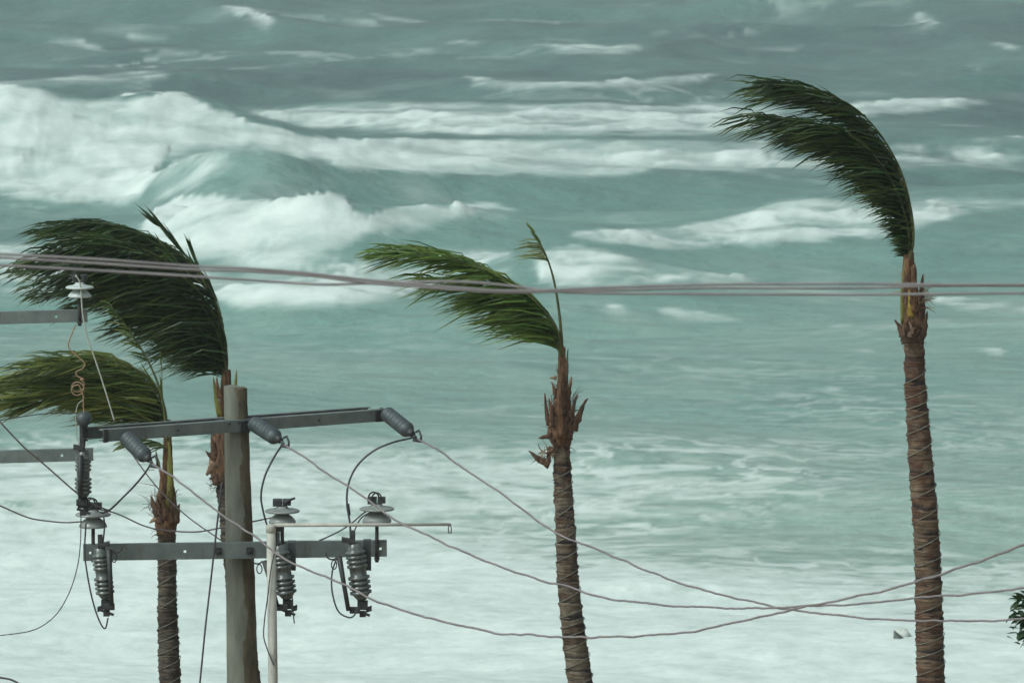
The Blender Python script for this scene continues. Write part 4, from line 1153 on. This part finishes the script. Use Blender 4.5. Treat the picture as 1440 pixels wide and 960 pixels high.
jumper(None, [(106, 387), (112, 396), (114, 412), (116, 440), (122, 472), (132, 500), (147, 545), (161, 592)], D2 - .25, .008, M_WWIRE, "white wire dropping from the white pin insulator to the crossarm below", .004, name="drop_wire", d1=PD - .7)
jumper(None, [(-25, 600), (0, 591), (35, 585), (70, 581), (110, 581)], 45.8, .005, M_WIRED, "thin dark wire arching from the left edge to the round cap", .004, d1=PD - .75)
coil = [(107, 456), (101, 470), (96, 484), (99, 492), (108, 500), (119, 511), (116, 518), (107, 523), (109, 529), (118, 533)]
for i in range(26):
    a = 1.2 - i * .5
    coil.append((110 + 8.5 * math.cos(a) - i * .05, 541 - 8 * math.sin(a) + i * .35))
coil += [(117, 556), (117, 568), (118, 580)]
jumper(None, coil, D2 - .2, .006, M_COPPER, "bare copper wire with a small coil hanging under the white insulator", 0, name="copper_wire", d1=PD - .75)
jumper(None, [(117, 562), (110, 568), (107, 580), (107, 605), (111, 626)], PD - .75, .005, M_WWIRE, "thin pale lead curving round the left side of the round cap", 0)

# ------------------------------------------------------------------ tree at the right edge: only its leafy tip is in view
TD = 50.0
tr = thing("leafy_tree", "dark broad-leaved tree, only its leafy edge showing at the right frame edge", "tree", (at(1540, 900, TD).x, TD, ground_z(TD)))
tbx = at(1540, 900, TD).x
limbs = MB()
limbs.tube(catmull([(tbx, TD, ground_z(TD) - .2), (tbx + .05, TD, 4), tuple(at(1530, 960, TD)), tuple(at(1510, 900, TD)), tuple(at(1490, 850, TD))], 20), np.linspace(.12, .03, 20), 10)
limbs.build("trunk", M_TRUNK_D, tr)
br = MB()
tips = [[(1522, 930), (1490, 905), (1455, 896), (1437, 893)], [(1515, 910), (1480, 880), (1450, 872), (1432, 868)], [(1505, 890), (1475, 862), (1452, 850), (1437, 846)], [(1500, 870), (1490, 850), (1470, 846), (1455, 842)]]
for tp_ in tips: br.tube(catmull(path(tp_, TD, TD - .2), 12), np.linspace(.025, .006, 12), 6)
br.build("branch", M_TRUNK_D, tr)
lm = MB()
L_ = .115
lm.add([(0, 0, 0), (L_ * .3, .022, .006), (L_ * .3, -.022, .006), (L_ * .65, .026, .004), (L_ * .65, -.026, .004), (L_, 0, -.008), (L_ * .3, 0, 0), (L_ * .65, 0, -.003)],
       [(0, 1, 6), (0, 6, 2), (1, 3, 7, 6), (6, 7, 4, 2), (3, 5, 7), (7, 5, 4)], .2)
M_LEAFB = leaf_material("broad_leaf", (0.012, 0.042, 0.014), (0.028, 0.080, 0.024), (0.05, 0.11, 0.03))
proto = lm.build("leaf", M_LEAFB, None, smooth=False)
proto.parent = tr
me_leaf = proto.data
rng = random.Random(9)
o0 = origin(tr)
def set_leaf(o, p):
    o.location = Vector(p) - o0
    o.rotation_euler = (rng.uniform(-.9, .9), rng.uniform(-.6, .8), rng.uniform(math.pi * .6, math.pi * 1.4))
    sc = rng.uniform(.8, 1.25); o.scale = (sc, sc, sc)
pl_ = []
for tp_ in tips:
    C_ = catmull(path(tp_, TD, TD - .2), 60)
    for i in range(70):
        t_ = rng.uniform(.3, 1) ** .7
        p_ = C_[int(t_ * 59)]
        pl_.append((p_[0] + rng.gauss(0, .05), p_[1] + rng.gauss(0, .1), p_[2] + rng.gauss(0, .04)))
for i, p_ in enumerate(pl_):
    if i == 0: o = proto
    else:
        o = proto.copy(); COL.objects.link(o); o.parent = tr
    set_leaf(o, p_)

# ------------------------------------------------------------------ boulder in the wash
BD = CAM_Z / math.tan(R(6) + math.atan((893 - 480) / F)) - .3
BD -= 1.8
rk = thing("boulder", "small pale boulder with dark wedge, awash in foam beside the right palm", "boulder", at(1266, 893, BD))
c_ = at(1268, 890, BD)
V = []; nu, nv = 14, 9
for j in range(nv):
    for i in range(nu):
        a = 2 * math.pi * i / nu; e = -.3 + (math.pi / 2 + .3) * j / (nv - 1)
        rr = .145 * (1 + .13 * math.sin(2.3 * a + 1) + .08 * math.sin(5 * a + j))
        V.append((c_.x + rr * math.cos(a) * math.cos(e), c_.y + rr * math.sin(a) * math.cos(e), c_.z - .05 + rr * .85 * math.sin(e)))
mb = MB(); mb.add(V, [(j * nu + i, j * nu + (i + 1) % nu, (j + 1) * nu + (i + 1) % nu, (j + 1) * nu + i) for j in range(nv - 1) for i in range(nu)])
mb.build("rock_top", M_ROCK, rk)
a_, b_, d_ = at(1257, 898, BD - .34), at(1273, 899, BD - .34), at(1258, 887, BD - .30)
e_ = Vector((0, .16, 0)); mid_ = (a_ + b_) / 2 + Vector((0, -.04, .02))
mb = MB(); mb.add([a_, b_, d_, a_ + e_, b_ + e_, d_ + e_, mid_], [(0, 6, 2), (6, 1, 2), (0, 1, 6), (3, 5, 4), (0, 2, 5, 3), (1, 4, 5, 2), (0, 3, 4, 1)])
mb.build("dark_wedge", M_ROCKD, rk, False)

# ------------------------------------------------------------------ salt spray hanging in the air
hm = bpy.data.materials.new("spray_air"); hm.use_nodes = True
ht = hm.node_tree; ht.nodes.clear()
hv = ht.nodes.new("ShaderNodeVolumePrincipled"); ho = ht.nodes.new("ShaderNodeOutputMaterial")
hv.inputs['Color'].default_value = (0.90, 0.95, 0.95, 1); hv.inputs['Density'].default_value = 0.00038; hv.inputs['Anisotropy'].default_value = 0.2
ht.links.new(hv.outputs[0], ho.inputs['Volume'])
hb_ = MB(); hb_.box((0, 2700, 6.75), (12000, 0, 0), (0, 4400, 0), (0, 0, 10.75))
tag(hb_.build("haze", hm, smooth=False), kind='stuff')
